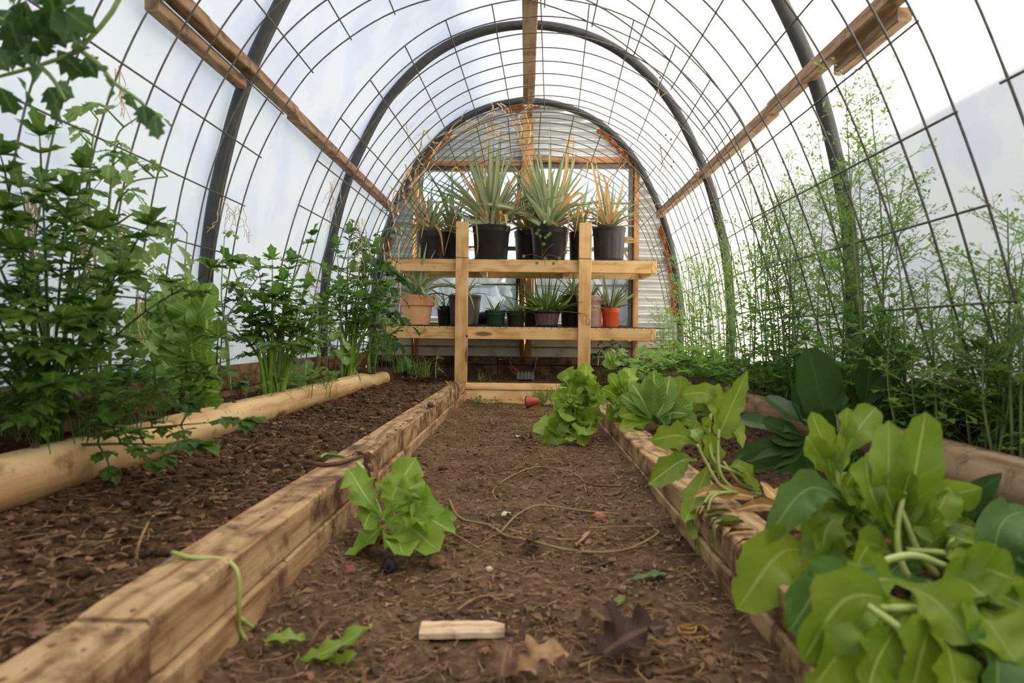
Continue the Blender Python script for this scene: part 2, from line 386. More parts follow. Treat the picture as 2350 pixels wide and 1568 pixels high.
M_dkgreen = simple('dark_green_plastic', srgb(30, 40, 34), .5, 0, srgb(40, 48, 42), 14.)
M_barrel = simple('purple_stave', srgb(112, 78, 78), .7, 0, srgb(80, 54, 58), 60., .4, .65)
M_brownpot = simple('brown_plastic', srgb(52, 38, 34), .5, 0, srgb(42, 32, 28), 12.)
M_mauve = simple('mauve_plastic', srgb(176, 142, 128), .55, 0, srgb(160, 128, 114), 12., .4, .7)
M_salmon = simple('salmon_plastic', srgb(226, 122, 90), .5)
M_orange = simple('orange_plastic', srgb(200, 82, 42), .42, 0, srgb(186, 72, 36), 9.)
M_potsoil = simple('potting_soil', srgb(42, 30, 22), .95, 0, srgb(70, 50, 34), 60., .4, .7, .6, 90)
M_greenwire = simple('green_coated_wire', srgb(24, 44, 38), .5)
M_ink = simple('ink', srgb(74, 52, 30), .8)
M_white = simple('pale_print', srgb(206, 196, 178), .7)
M_dimprint = simple('worn_print', srgb(112, 98, 88), .7)
def soilmat(name, dark, mid, light, s=1.):
    m, nt, out = newmat(name); b = N(nt, 'ShaderNodeBsdfPrincipled', i_Roughness=.95); b.inputs['Specular IOR Level'].default_value = .15
    tc = N(nt, 'ShaderNodeTexCoord'); a = N(nt, 'ShaderNodeTexNoise', i_Scale=60*s, i_Detail=8, i_Roughness=.7); l = N(nt, 'ShaderNodeTexNoise', i_Scale=5*s, i_Detail=4)
    mm = N(nt, 'ShaderNodeMath', operation='MULTIPLY_ADD'); mm.inputs[1].default_value = .6; m3 = N(nt, 'ShaderNodeMath', operation='MULTIPLY'); m3.inputs[1].default_value = .4
    r = ramp(nt, [(.34, dark), (.5, mid), (.68, light)]); bp = N(nt, 'ShaderNodeBump', i_Strength=.9, i_Distance=.006)
    LK(nt, (tc.outputs['Object'], a.inputs[0]), (tc.outputs['Object'], l.inputs[0]), (a.outputs[0], mm.inputs[0]), (l.outputs[0], m3.inputs[0]), (m3.outputs[0], mm.inputs[2]), (mm.outputs[0], r.inputs[0]),
       (r.outputs[0], b.inputs['Base Color']), (a.outputs[0], bp.inputs['Height']), (bp.outputs[0], b.inputs['Normal']), (b.outputs[0], out.inputs[0])); return m
M_path = soilmat('path_earth', srgb(62, 47, 34), srgb(102, 79, 58), srgb(146, 118, 90))
M_soil = soilmat('bed_soil', srgb(44, 32, 22), srgb(78, 57, 40), srgb(118, 89, 63))
M_clod = soilmat('clods', srgb(44, 32, 22), srgb(88, 65, 46), srgb(130, 100, 72), 2.)
M_pclod = soilmat('path_clods', srgb(70, 53, 38), srgb(110, 86, 64), srgb(152, 124, 96), 2.)
M_straw = simple('dry_litter', srgb(178, 140, 96), .85, 0, srgb(122, 88, 56), 30., .4, .65)
M_deadleaf = leafmat('dead_leaf', srgb(124, 92, 66), srgb(88, 62, 44), srgb(140, 106, 76), .15, .7)
M_vine = simple('dry_vine', srgb(230, 204, 160), .8, 0, srgb(184, 146, 100), 30.)
M_brownvine = simple('brown_vine', srgb(110, 84, 60), .8)
M_pcr = simple('timber_dirt', srgb(110, 80, 54), .9)
M_twig = simple('twig', srgb(92, 64, 44), .85, 0, srgb(128, 92, 62), 25.)
M_lettuce = leafmat('lettuce_leaf', srgb(104, 132, 32), srgb(138, 160, 50), srgb(164, 180, 90), .4, .42, ribw=.018, vein=.12, vs_=6)
M_lettuce2 = leafmat('lettuce_leaf_pale', srgb(124, 158, 48), srgb(156, 184, 74), srgb(188, 204, 120), .4, .42, ribw=.018, vein=.14, vs_=6)
M_lettuce3 = leafmat('lettuce_leaf_bluegreen', srgb(80, 116, 54), srgb(100, 134, 66), srgb(138, 164, 94), .36, .42, ribw=.016, vein=.12, vs_=6)
M_roma = leafmat('romaine_leaf', srgb(90, 132, 44), srgb(124, 160, 66), srgb(180, 198, 112), .38, .4, ribw=.03, vein=.5, vs_=12)
M_spin = leafmat('spinach_leaf', srgb(50, 80, 34), srgb(66, 98, 42), srgb(70, 100, 46), .36, .4, ribw=.02, vein=.3)
M_celery = leafmat('celery_leaf', srgb(80, 120, 46), srgb(112, 150, 64), srgb(120, 150, 76), .45, .4, vein=.1)
M_celerydk = leafmat('celery_leaf_dark', srgb(68, 100, 34), srgb(96, 128, 48), srgb(104, 132, 60), .38, .4, vein=.1)
M_stalk = simple('celery_stalk', srgb(132, 164, 62), .4, 0, srgb(104, 142, 48), 14.)
M_stalkdk = simple('celery_stalk_dark', srgb(84, 116, 42), .4, 0, srgb(66, 96, 34), 14.)
M_tomato = leafmat('tomato_leaf', srgb(98, 132, 62), srgb(134, 160, 90), srgb(150, 176, 100), .42, .5, vein=.2)
M_tomatodk = leafmat('tomato_leaf_dark', srgb(44, 76, 34), srgb(64, 98, 46), srgb(90, 116, 60), .38, .5, vein=.2)
M_pstem = simple('pale_lettuce_stem', srgb(182, 192, 112), .45, 0, srgb(156, 172, 88), 14.)
M_tstem = simple('tomato_stem', srgb(134, 156, 84), .5, 0, srgb(112, 136, 66), 14.)
M_cil = leafmat('cilantro_leaf', srgb(92, 136, 54), srgb(134, 170, 84), srgb(120, 150, 76), .5, .5, vein=.05)
M_cstem = simple('cilantro_stem', srgb(110, 132, 70), .55, 0, srgb(120, 92, 72), 6., .45, .7)
M_pineap = leafmat('pineapple_leaf', srgb(120, 138, 90), srgb(160, 172, 124), srgb(184, 190, 150), .12, .42, ribw=.10, tip=(srgb(196, 156, 96), 1.02), vein=0.)
M_pinedry = leafmat('dry_pineapple_leaf', srgb(208, 168, 104), srgb(170, 128, 76), srgb(220, 186, 130), .2, .6, ribw=.06, tip=(srgb(140, 96, 56), 1.05), vein=0.)
M_aloe = leafmat('aloe_leaf', srgb(84, 118, 44), srgb(108, 140, 58), srgb(130, 158, 80), .12, .4, ribw=.1, vein=0., tip=(srgb(140, 110, 70), 1.25))
M_aloe2 = leafmat('spotted_aloe_leaf', srgb(92, 112, 62), srgb(136, 146, 92), srgb(160, 168, 116), .12, .45, ribw=.1, vein=.3, vs_=14)
M_grass = leafmat('grass_blade', srgb(92, 128, 50), srgb(116, 150, 66), srgb(120, 150, 70), .35, .5, vein=0)
# ------------------------------------------------------------------ tunnel shell
HALF = [(0, 1.85), (.31, 1.80), (.585, 1.66), (.83, 1.41), (1.0, 1.10), (1.09, .86), (1.155, .60), (1.19, .40), (1.208, .19), (1.212, -.02), (1.212, -.22)]
_full = [(-x, y) for x, y in HALF[:0:-1]] + HALF
PROF = catmull([(x, 0, y+.455) for x, y in _full], 120)
def prof_x(z):
    for i in range(60, 120):
        if PROF[i+1].z <= z <= PROF[i].z:
            t = (PROF[i].z-z)/max(1e-6, PROF[i].z-PROF[i+1].z); return PROF[i].x+(PROF[i+1].x-PROF[i].x)*t
    return PROF[120].x if z < 1 else 0.
def pnorm(i):
    t = PROF[min(i+1, 120)]-PROF[max(i-1, 0)]; n = V((t.z, 0, -t.x)).normalized()
    return n if n.dot(PROF[i]-V((0, 0, .6))) > 0 else -n
BACK = 5.46
# plastic sheet
m, nt_, out = newmat('translucent_sheet')
df = N(nt_, 'ShaderNodeBsdfDiffuse'); tr = N(nt_, 'ShaderNodeBsdfTranslucent'); gl = N(nt_, 'ShaderNodeBsdfGlossy', i_Roughness=.35)
tc = N(nt_, 'ShaderNodeTexCoord'); nz = N(nt_, 'ShaderNodeTexNoise', i_Scale=3.5, i_Detail=4); r_ = ramp(nt_, [(.5, srgb(250, 246, 241)), (.56, srgb(244, 240, 241)), (.7, srgb(238, 235, 241))])
n2 = N(nt_, 'ShaderNodeTexNoise', i_Scale=18, i_Detail=6, i_Roughness=.7); r2 = ramp(nt_, [(.66, 0), (.74, .35)]); mxs = N(nt_, 'ShaderNodeMix', data_type='RGBA'); mxs.inputs[7].default_value = (*srgb(168, 150, 120), 1)
gx = N(nt_, 'ShaderNodeSeparateXYZ'); gr = ramp(nt_, [(.30, .8), (.62, 0)]); gm = N(nt_, 'ShaderNodeMath', operation='MULTIPLY'); ga = N(nt_, 'ShaderNodeMath', operation='MAXIMUM')
LK(nt_, (tc.outputs['Object'], nz.inputs[0]), (tc.outputs['Object'], n2.inputs[0]), (nz.outputs[0], r_.inputs[0]), (n2.outputs[0], r2.inputs[0]),
   (tc.outputs['Object'], gx.inputs[0]), (gx.outputs[2], gr.inputs[0]), (n2.outputs[0], gm.inputs[0]), (gr.outputs[0], gm.inputs[1]), (r2.outputs[0], ga.inputs[0]), (gm.outputs[0], ga.inputs[1]),
   (ga.outputs[0], mxs.inputs[0]), (r_.outputs[0], mxs.inputs[6]))
ms1 = N(nt_, 'ShaderNodeMixShader', i_0=.52); ms2 = N(nt_, 'ShaderNodeMixShader', i_0=.04); b2 = N(nt_, 'ShaderNodeBump', i_Strength=.35, i_Distance=.03)
n3 = N(nt_, 'ShaderNodeTexNoise', i_Scale=2.4, i_Detail=3, i_Distortion=1.4)
LK(nt_, (tc.outputs['Object'], n3.inputs[0]), (n3.outputs[0], b2.inputs['Height']), (b2.outputs[0], df.inputs['Normal']), (mxs.outputs[2], df.inputs[0]), (mxs.outputs[2], tr.inputs[0]), (df.outputs[0], ms1.inputs[1]), (tr.outputs[0], ms1.inputs[2]),
   (ms1.outputs[0], ms2.inputs[1]), (gl.outputs[0], ms2.inputs[2]), (ms2.outputs[0], out.inputs[0]))
M_sheet = m
def add_mod_solid(o, t):
    md = o.modifiers.new('thickness', 'SOLIDIFY'); md.thickness = t
mb = MB(); NY = 120; Y0 = -1.3; vs_ = []; fs = []
for j in range(NY+1):
    y = lerp(Y0, BACK+.02, j/NY)
    for i in range(0, 121):
        p = PROF[i]; n = pnorm(i); a = i*.06
        d = .034 + .028*fb(a*1.3+5, y*1.1, 1., 3) + .010*fb(a*.8+y*1.5, y*.35-a*1.2, 6., 2)
        vs_.append(V((p.x, y, p.z))+n*d)
for j in range(NY):
    for i in range(120):
        a = j*121+i; fs.append((a, a+1, a+122, a+121))
mb.add(vs_, fs); sheet = mb.build('ceiling', M_sheet); tag(sheet, 'translucent white plastic sheet pulled over the arched hoops', kind='structure')
mb = MB(); vs_ = [V((p.x, Y0, p.z)) for p in PROF]; mb.add(vs_, [tuple(range(121))]); o = mb.build('wall_front', M_sheet, smooth=False); tag(o, 'white plastic sheet closing the tunnel behind the viewpoint', kind='structure')
# base boards
def board(mb, x0, x1, y0, y1, z0, z1): box(mb, x0, x1, y0, y1, z0, z1, .004)
for sg, nm, lab in ((-1, 'baseboard_left', 'damp timber frame boards along the foot of the sheet, tomato side'), (1, 'baseboard_right', 'damp timber frame boards along the foot of the sheet, coriander side')):
    s = struct(nm, (sg*1.21, 2.0, .1), lab)
    for z0, z1, dx in ((.232, .325, 0), (.135, .228, .006), (.03, .131, 0)):
        for y0, y1 in ((-1.28, 1.9), (1.905, 4.3), (4.305, 5.4)):
            mb = MB(); board(mb, sg*(1.18+dx), sg*(1.225+dx), y0, y1, z0, z1); mb.build('board', M_sill, s)
s = struct('baseboard_back', (0, 5.40, .1), 'two stacked damp timbers under the end wall')
for z0, z1, d in ((.235, .297, 0.), (.06, .231, .012)):
    for x0, x1 in ((-1.2, -.22), (-.216, 1.2)):
        mb = MB(); board(mb, x0, x1, 5.36+d, 5.45, z0, z1); mb.build('board', M_sill_x, s)
# ------------------------------------------------------------------ end wall
wb = struct('wall_back', (0, BACK, .3), 'end wall of horizontal corrugated metal over cream siding boards')
def corr(x0f, x1f, z0, z1, ang=0.):
    mb = MB(); pit = .066; nz_ = max(4, int((z1-z0)/pit*8)); nx_ = 14; vs_ = []; fs = []
    for k in range(nz_+1):
        z = lerp(z0, z1, k/nz_); a, b = x0f(z), x1f(z)
        for i in range(nx_+1):
            x = lerp(a, b, i/nx_); vs_.append(V((x, BACK+.016*math.sin(2*math.pi*z/pit), z)))
    for k in range(nz_):
        for i in range(nx_):
            a = k*(nx_+1)+i; fs.append((a, a+1, a+nx_+2, a+nx_+1))
    mb.add(vs_, fs); mb.build('corrugated_sheet', M_metal, wb)
WT, WB = P(1330, 376, 5.44).z, P(1330, 748, 5.44).z
edge = lambda z: prof_x(z)+.02
WL, WR = -.87, .84
corr(lambda z: -edge(z), lambda z: 0., WT, 2.30); corr(lambda z: 0., edge, WT, 2.30)
corr(lambda z: -edge(z), lambda z: WL, .61, WT); corr(lambda z: WR, edge, .41, WT)
ZS = [.02, .375, .44, .53, .61]
for i in range(4):
    for x0, x1 in ((-1.21, 0), (0, 1.21)):
        if i >= 2 and x0 == 0: continue
        mb = MB(); z0, z1 = ZS[i], ZS[i+1]; xs = (x0, x1)
        pr = [(BACK+.012, z0), (BACK-.012, z0+.004), (BACK-.004, z1-.018), (BACK-.006, z1-.01), (BACK+.012, z1)]
        vs_ = [V((x, y, z)) for x in xs for y, z in pr]; mb.add(vs_, [(k, k+1, k+6, k+5) for k in range(4)]); mb.build('siding_board', M_siding, wb, smooth=False)
mb = MB(); box(mb, .0, WR, BACK-.005, BACK+.01, .44, WB, .002); mb.build('siding_board', M_siding, wb, smooth=False)
# trims
s = struct('trim_1', (0, 5.42, 1.2), 'wooden centre stud of the end wall'); mb = MB(); box(mb, -.045, .045, 5.385, 5.447, .297, 2.24); mb.build('board', M_trim_z, s)
s = struct('trim_2', (.865, 5.42, .8), 'wooden stud and head board round the window beside the coriander'); mb = MB(); box(mb, .842, .884, 5.40, 5.447, .297, WT+.05); mb.build('board', M_trim_z, s)
mb = MB(); box(mb, .046, .841, 5.405, 5.447, WT, WT+.05); mb.build('board', M_trim_x, s)
s = struct('trim_3', (-.89, 5.42, .8), 'wooden stud and head board round the window behind the dry vines'); mb = MB(); box(mb, -.905, -.862, 5.40, 5.447, .297, WT+.01); mb.build('board', M_trim_z, s)
mb = MB(); box(mb, -.861, -.046, 5.405, 5.447, WT-.03, WT+.01); mb.build('board', M_trim_x, s)
# windows
def glassmat(name, fog):
    m, nt, out = newmat(name); t = N(nt, 'ShaderNodeBsdfTransparent'); t.inputs[0].default_value = (.93, .95, .96, 1); g = N(nt, 'ShaderNodeBsdfGlossy', i_Roughness=.05)
    ms = N(nt, 'ShaderNodeMixShader', i_0=.05); LK(nt, (t.outputs[0], ms.inputs[1]), (g.outputs[0], ms.inputs[2])); res = ms.outputs[0]
    if fog:
        tl = N(nt, 'ShaderNodeBsdfTranslucent'); tl.inputs[0].default_value = (*srgb(176, 184, 192), 1); tc = N(nt, 'ShaderNodeTexCoord'); mp = N(nt, 'ShaderNodeMapping'); mp.inputs['Scale'].default_value = (26, 26, 5)
        nz = N(nt, 'ShaderNodeTexNoise', i_Scale=1., i_Detail=5); r = ramp(nt, [(.3, fog*.6), (.7, min(1, fog*1.3))]); m2 = N(nt, 'ShaderNodeMixShader')
        LK(nt, (tc.outputs['Object'], mp.inputs[0]), (mp.outputs[0], nz.inputs[0]), (nz.outputs[0], r.inputs[0]), (r.outputs[0], m2.inputs[0]), (res, m2.inputs[1]), (tl.outputs[0], m2.inputs[2])); res = m2.outputs[0]
    LK(nt, (res, out.inputs[0])); return m
M_glass = glassmat('clear_glass', 0); M_fog = glassmat('misted_glass', .32)
zr = lambda v: P(1330, v, 5.44).z
MUN = [zr(466), zr(572), zr(655)]
for nm, x0, x1, lab in (('window_1', -.86, -.047, 'metal sash window behind the dry vines, lower panes misted'), ('window_2', .047, .84, 'metal sash window beside the coriander, blue sky in the upper panes')):
    s = struct(nm, ((x0+x1)/2, 5.44, WB), lab)
    top = WT-.03 if x0 < 0 else WT
    f = .035
    for a, b_, c, d in ((x0, x0+f, WB, top), (x1-f, x1, WB, top), (x0+f, x1-f, WB, WB+f), (x0+f, x1-f, top-f, top)):
        mb = MB(); box(mb, a, b_, 5.425, 5.475, c, d, .004); mb.build('frame_rail', M_alu, s)
    zz = [WB+f] + sorted(MUN) + [top-f]
    for k, z in enumerate(sorted(MUN)):
        h = .016 if k == 1 else .007
        mb = MB(); box(mb, x0+f, x1-f, 5.436-(.01 if k == 1 else 0), 5.458, z-h, z+h, .002); mb.build('glazing_bar', M_alu, s)
    for k in range(4):
        mb = MB(); mb.add([V((x0+f, 5.447, zz[k])), V((x1-f, 5.447, zz[k])), V((x1-f, 5.447, zz[k+1])), V((x0+f, 5.447, zz[k+1]))], [(0, 1, 2, 3)]); mb.build('pane', M_fog if k < 2 else M_glass, s, smooth=False)
# orange foam along the joint of wall and hoop
mb = MB(); rr = random.Random(5)
def blob(mb, c, r, rnd, sub=1, sq=(1, 1, 1)):
    t = (1+5**.5)/2; vv = [V(p).normalized() for p in ((-1, t, 0), (1, t, 0), (-1, -t, 0), (1, -t, 0), (0, -1, t), (0, 1, t), (0, -1, -t), (0, 1, -t), (t, 0, -1), (t, 0, 1), (-t, 0, -1), (-t, 0, 1))]
    ff = [(0, 11, 5), (0, 5, 1), (0, 1, 7), (0, 7, 10), (0, 10, 11), (1, 5, 9), (5, 11, 4), (11, 10, 2), (10, 7, 6), (7, 1, 8), (3, 9, 4), (3, 4, 2), (3, 2, 6), (3, 6, 8), (3, 8, 9), (4, 9, 5), (2, 4, 11), (6, 2, 10), (8, 6, 7), (9, 8, 1)]
    for _ in range(sub):
        cache = {}; nf = []
        def mid(a, b):
            k = (min(a, b), max(a, b))
            if k not in cache: cache[k] = len(vv); vv.append((vv[a]+vv[b]).normalized())
            return cache[k]
        for a, b, c_ in ff:
            x, y, z = mid(a, b), mid(b, c_), mid(c_, a); nf += [(a, x, z), (b, y, x), (c_, z, y), (x, y, z)]
        ff = nf
    mb.add([V(c)+V((p.x*sq[0], p.y*sq[1], p.z*sq[2]))*(r*rnd.uniform(.78, 1.2)) for p in vv], ff)
for i in range(6, 115):
    for k in range(3):
        if vnoise(np.array([i*.33+k*.11]), np.array([2.5]))[0] > (.42 if i > 60 else .58) and PROF[i].z > .62:
            p = lerp(PROF[i], PROF[i+1], k/3)-pnorm(i)*rr.uniform(.018, .034); blob(mb, (p.x, BACK-.03+rr.uniform(-.01, .01), p.z), rr.uniform(.012, .024), rr, 1)
o = mb.build('spray_foam', M_foam, wb); o['label'] = 'orange expanding foam blobs sealing the arch'; o['kind'] = 'stuff'
# ------------------------------------------------------------------ hoops, purlins, cattle panels
HY = [2.55, 4.06, 5.37, 1.1, -.35]
for y, lab in zip(HY, ('black plastic pipe hoop nearest the viewer, crossing the tall tomato', 'black plastic pipe hoop arching in front of the potted pineapples', 'black plastic pipe hoop pressed against the corrugated end wall', 'black plastic pipe hoop overhead, outside the view', 'black plastic pipe hoop behind the viewpoint')):
    if y < 2: continue
    t = thing('hoop_pipe', (0, y, .3), lab, 'pipe', 'black hoops carrying the plastic sheet')
    mb = MB(); tube(mb, [V((p.x, y, p.z)) for p in PROF], .027, n=12); mb.build('pipe', M_pipe, t)
def purlin(name, lab, segs):
    "segs: (axis direction x, centre x,z, half w, half h, y0, y1)"
    t = thing(name, (segs[0][0], segs[0][5], segs[0][1]), lab, 'beam')
    for x, z, hw, hh, y0, y1, dx in segs:
        mb = MB(); rr = random.Random(int(y0*100+x*10)); secs = []; n = 24
        for i in range(n+1):
            y = lerp(y0, y1, i/n); ox = dx*(i/n-.5)+.004*fb(y, x, 2.); oz = .004*fb(y+9, x, 2.); c = .004
            pts = [(-hw+c, -hh), (hw-c, -hh), (hw, -hh+c), (hw, hh-c), (hw-c, hh), (-hw+c, hh), (-hw, hh-c), (-hw, -hh+c)]
            secs.append([V((x+ox+a*(1+.05*fb(y*5, k, 2.)), y, z+oz+b*(1+.05*fb(y*5, k+7, 2.)))) for k, (a, b) in enumerate(pts)])
        loft(mb, secs); mb.build('board', M_old_y, t, smooth=False)
zc = .455
purlin('purlin_beam', 'spliced weathered timber rail along the sheet above the tomatoes', [(-1.024, .972+zc, .024, .023, -.9, 2.13, 0.), (-1.028, .974+zc, .024, .022, 2.14, 2.98, 0.), (-1.034, .968+zc, .026, .025, 2.99, 5.36, 0.), (-1.058, .922+zc, .02, .02, 1.9, 2.5, 0.)])
purlin('purlin_beam', 'spliced weathered timber rail along the sheet above the coriander', [(1.024, .972+zc, .024, .023, -.9, 1.86, 0.), (1.03, .974+zc, .026, .024, 1.87, 2.9, 0.), (1.034, .968+zc, .026, .025, 2.91, 5.36, 0.), (1.058, .922+zc, .02, .02, 1.95, 2.35, 0.)])
purlin('ridge_beam', 'weathered flat timber running along the ridge to the end wall', [(.004, 1.765+zc, .042, .02, -.9, 5.1, 0.), (.014, 1.735+zc, .02, .02, 4.8, 5.36, 0.)])
def wires(lab, near, far, yn, yf, gr, cr_mode):
    "cattle panel between two cross-sections given as lists of points; every wire its own part"
    t = thing('wire_trellis', (0, (yn+yf)/2, .2), lab, 'wire mesh', 'cattle panels bent into an arch')
    L = yf-yn; D = [0, .1016, .2032, .3556, .508, .6604, .8128, .9652, 1.1176, 1.27]
    if gr: D = [1.27-d for d in D[::-1]]
    for d in D:
        q = d/1.27; y = yn+L*q; pts = [lerp(a, b, q)+V((0, 0, 0)) for a, b in zip(near, far)]; pts = [V((p.x, y, p.z)) for p in pts]
        mb = MB(); tube(mb, catmull(pts, 90), .0029, n=6); mb.build('arch_wire', M_wire, t)
    for a, b in zip(near, far):
        e = (b-a).normalized()*.012; out_ = (V((a.x, 0, a.z-.7))).normalized()*-.0055
        mb = MB(); tube(mb, [a-e+out_, a.lerp(b, .5)+out_, b+e+out_], .0029, n=6); mb.build('cross_wire', M_wire, t)
px1 = [(1840, 975), (1828, 850), (1794, 731), (1761, 616), (1722, 505), (1676, 396), (1616, 293), (1543, 200), (1457, 121), (1360, 55), (1250, 10), (1136, -14), (1019, -8), (904, 27), (803, 86), (714, 162), (646, 258), (594, 359), (556, 471), (533, 587), (515, 705), (506, 822), (504, 940)]
px2 = [(1834, 925), (1828, 815), (1820, 703), (1803, 592), (1778, 483), (1742, 377), (1700, 273), (1631, 183), (1551, 104), (1455, 46), (1353, 9), (1241, -4), (1129, 10), (1023, 46), (929, 105), (849, 183), (781, 271), (727, 368), (685, 471), (653, 580), (630, 690), (615, 802), (608, 915)]
f1 = [P(u, v, 2.68) for u, v in px1]; n1 = [V((p.x, 1.41, p.z)) for p in f1]
n2_ = [P(u, v, 2.82) for u, v in px2]; cx2 = .05
f2 = [V((cx2+(p.x-cx2)*.985+.05, 4.03, .455+(p.z-.455)*.965)) for p in n2_]
n3_ = [V((p.x-.02, 4.09, p.z)) for p in f2]; f3 = [V((p.x*.995, 5.33, p.z-.01)) for p in n3_]
n0 = [V((p.x+.02, -.04, p.z)) for p in f1]; f0 = [V((p.x-.02, 1.23, p.z)) for p in f1]
wires('arched steel wire panel reaching the frame edge, closest to the viewer', n0, f0, -.04, 1.23, True, 0)
wires('arched steel wire panel carrying the tall tomato and coriander', n1, f1, 1.41, 2.68, False, 0)
wires('arched steel wire panel between the two far hoops, over the celery clumps', n2_, f2, 2.82, 4.03, True, 0)
wires('arched steel wire panel standing against the shelf and end wall', n3_, f3, 4.09, 5.33, False, 0)
# ------------------------------------------------------------------ ground
def dip(x, a, b, w): return sstep(a-w, a, x)*(1-sstep(b, b+w, x))
def np_ss(a, b, x):
    t = np.clip((x-a)/(b-a), 0, 1); return t*t*(3-2*t)
def ground(name, x0, x1, y0, y1, step, zf, m, lab, kind='structure'):
    nx_ = max(2, int((x1-x0)/step)); ny = max(2, int((y1-y0)/step)); xs = np.linspace(x0, x1, nx_+1); ys = np.linspace(y0, y1, ny+1)
    X, Y = np.meshgrid(xs, ys); Z = zf(X, Y); co = np.stack([X, Y, Z], -1).reshape(-1, 3)
    a = (np.arange(ny)[:, None]*(nx_+1)+np.arange(nx_)[None, :]).ravel(); q = np.stack([a, a+1, a+nx_+2, a+nx_+1], 1)
    me = bpy.data.meshes.new(name); me.vertices.add(len(co)); me.vertices.foreach_set('co', co.ravel()); me.loops.add(q.size); me.loops.foreach_set('vertex_index', q.ravel().astype(np.int32))
    me.polygons.add(len(q)); me.polygons.foreach_set('loop_start', np.arange(0, q.size, 4, dtype=np.int32)); me.polygons.foreach_set('loop_total', np.full(len(q), 4, np.int32)); me.polygons.foreach_set('use_smooth', np.ones(len(q), bool))
    me.update(calc_edges=True); me.validate(); me.materials.append(m); o = bpy.data.objects.new(name, me); C.objects.link(o); o['label'] = lab; o['kind'] = kind; return o
def z_path(X, Y):
    near = np.clip(1.3-Y*.18, .55, 1.3)
    z = .026*fbm(X, Y, 3.5, 3)+.026*fbm(X, Y, 16, 4)*near+.013*fbm(X, Y, 62, 3)
    z += .035*np_ss(.22, .37, X)*(.3+.7*np_ss(1.2, 2.6, Y)) + .03*np_ss(-.28, -.4, X)
    z += -.004-.012*np_ss(3.9, 4.7, Y)+.03*np.exp(-((X+.1)/.25)**2)*np_ss(2.2, 3.2, Y)*.3
    return z
def z_bedl(X, Y): return .120+.035*fbm(X, Y, 3, 3)+.05*fbm(X, Y, 22, 4)+.012*fbm(X, Y, 80, 2)-.02*np_ss(-.56, -.49, X)*(1-np_ss(3, 4, Y))+.015*np_ss(-.75, -.9, X)
def z_bedr(X, Y): return .092+.03*fbm(X, Y, 3, 3)+.045*fbm(X, Y, 22, 4)+.012*fbm(X, Y, 80, 2)-.012*np_ss(.55, .48, X)
def z_edge(X, Y): return .205-.16*np_ss(.96, .88, np.abs(X))+.03*fbm(X, Y, 4, 3)+.03*fbm(X, Y, 22, 3)
def z_back(X, Y): return .125+.02*fbm(X, Y, 5, 3)+.03*fbm(X, Y, 24, 3)+.03*np_ss(4.95, 5.3, Y)
def gz(f, x, y): return float(f(np.array([float(x)]), np.array([float(y)]))[0])
ground('floor', -1.3, 1.3, -1.3, 5.5, .4, lambda X, Y: X*0-.07, M_soil, 'subsoil beneath the beds')
ground('floor', -.45, .42, -.3, 4.8, .0085, z_path, M_path, 'trodden bare earth path between the raised beds')
ground('floor', -.97, -.43, -.3, 5.42, .0085, z_bedl, M_soil, 'dug brown bed soil between the path timber and the pale log')
ground('floor', .41, .97, -.3, 5.42, .0095, z_bedr, M_soil, 'bed soil under the lettuces between the timber and the grey log')
ground('floor', -1.25, -.86, -.3, 5.4, .014, z_edge, M_soil, 'planting strip soil behind the pale log')
ground('floor', .86, 1.25, -.3, 5.4, .014, z_edge, M_soil, 'planting strip soil behind the grey log')
ground('floor', -.47, .45, 4.76, 5.42, .010, z_back, M_soil, 'dark soil strip under the plant shelf')
mb = MB(); mb.add([V((-60, -60, -.12)), V((60, -60, -.12)), V((60, 120, -.12)), V((-60, 120, -.12))], [(0, 1, 2, 3)])
o = mb.build('ground', simple('outdoor_turf', srgb(182, 174, 148), .95, 0, srgb(146, 142, 112), .6), smooth=False); tag(o, 'open turf outside the greenhouse', kind='structure')
# neighbouring shed whose shadow falls on the sheet
t = thing('garden_shed', (8, 0, -.12), 'low grey boarded shed standing outside, shading the foot of the sheet', 'shed')
M_shed = simple('shed_boards', srgb(222, 216, 204), .8, 0, srgb(206, 200, 188), 3.)
SY = 4.37
mb = MB(); box(mb, 6.1, 9.9, -5, SY-.1, -.12, 3.12); mb.build('wall', M_shed, t, smooth=False)
mb = MB(); box(mb, 6.0, 10.0, -5.1, SY, 3.12, 3.33); mb.build('roof', M_shed, t, smooth=False)
# trees beyond the windows
M_tree = simple('far_foliage', srgb(84, 96, 88), .9, 0, srgb(54, 66, 62), 1.4, .35, .65); M_bark = simple('far_bark', srgb(96, 84, 72), .9)
rr = random.Random(11)
for k, (x, y, h) in enumerate([(-14, 50, 6.2), (-9.5, 46, 6.4), (-6.2, 52, 6.2), (-3, 48, 5.6), (0, 51, 6.0), (2.6, 45, 5.2), (5.4, 50, 6.2), (9.6, 47, 5.6), (12.5, 52, 5.6)]):
    t = thing('distant_tree', (x, y, -.12), 'hazy grey-green tree beyond the end wall windows', 'tree', 'trees seen through the windows')
    mb = MB(); tube(mb, [(x, y, -.12), (x+.1, y, h*.5)], .22, .12, 7); mb.build('trunk', M_bark, t)
    mb = MB()
    for q in range(16):
        a = rr.uniform(0, 6.28); rad = rr.uniform(.2, 1.9); blob(mb, (x+rad*math.cos(a), y+rad*math.sin(a)*.7, h*rr.uniform(.28, .86)), rr.uniform(.6, 1.3), rr, 2)
    mb.build('crown', M_tree, t)
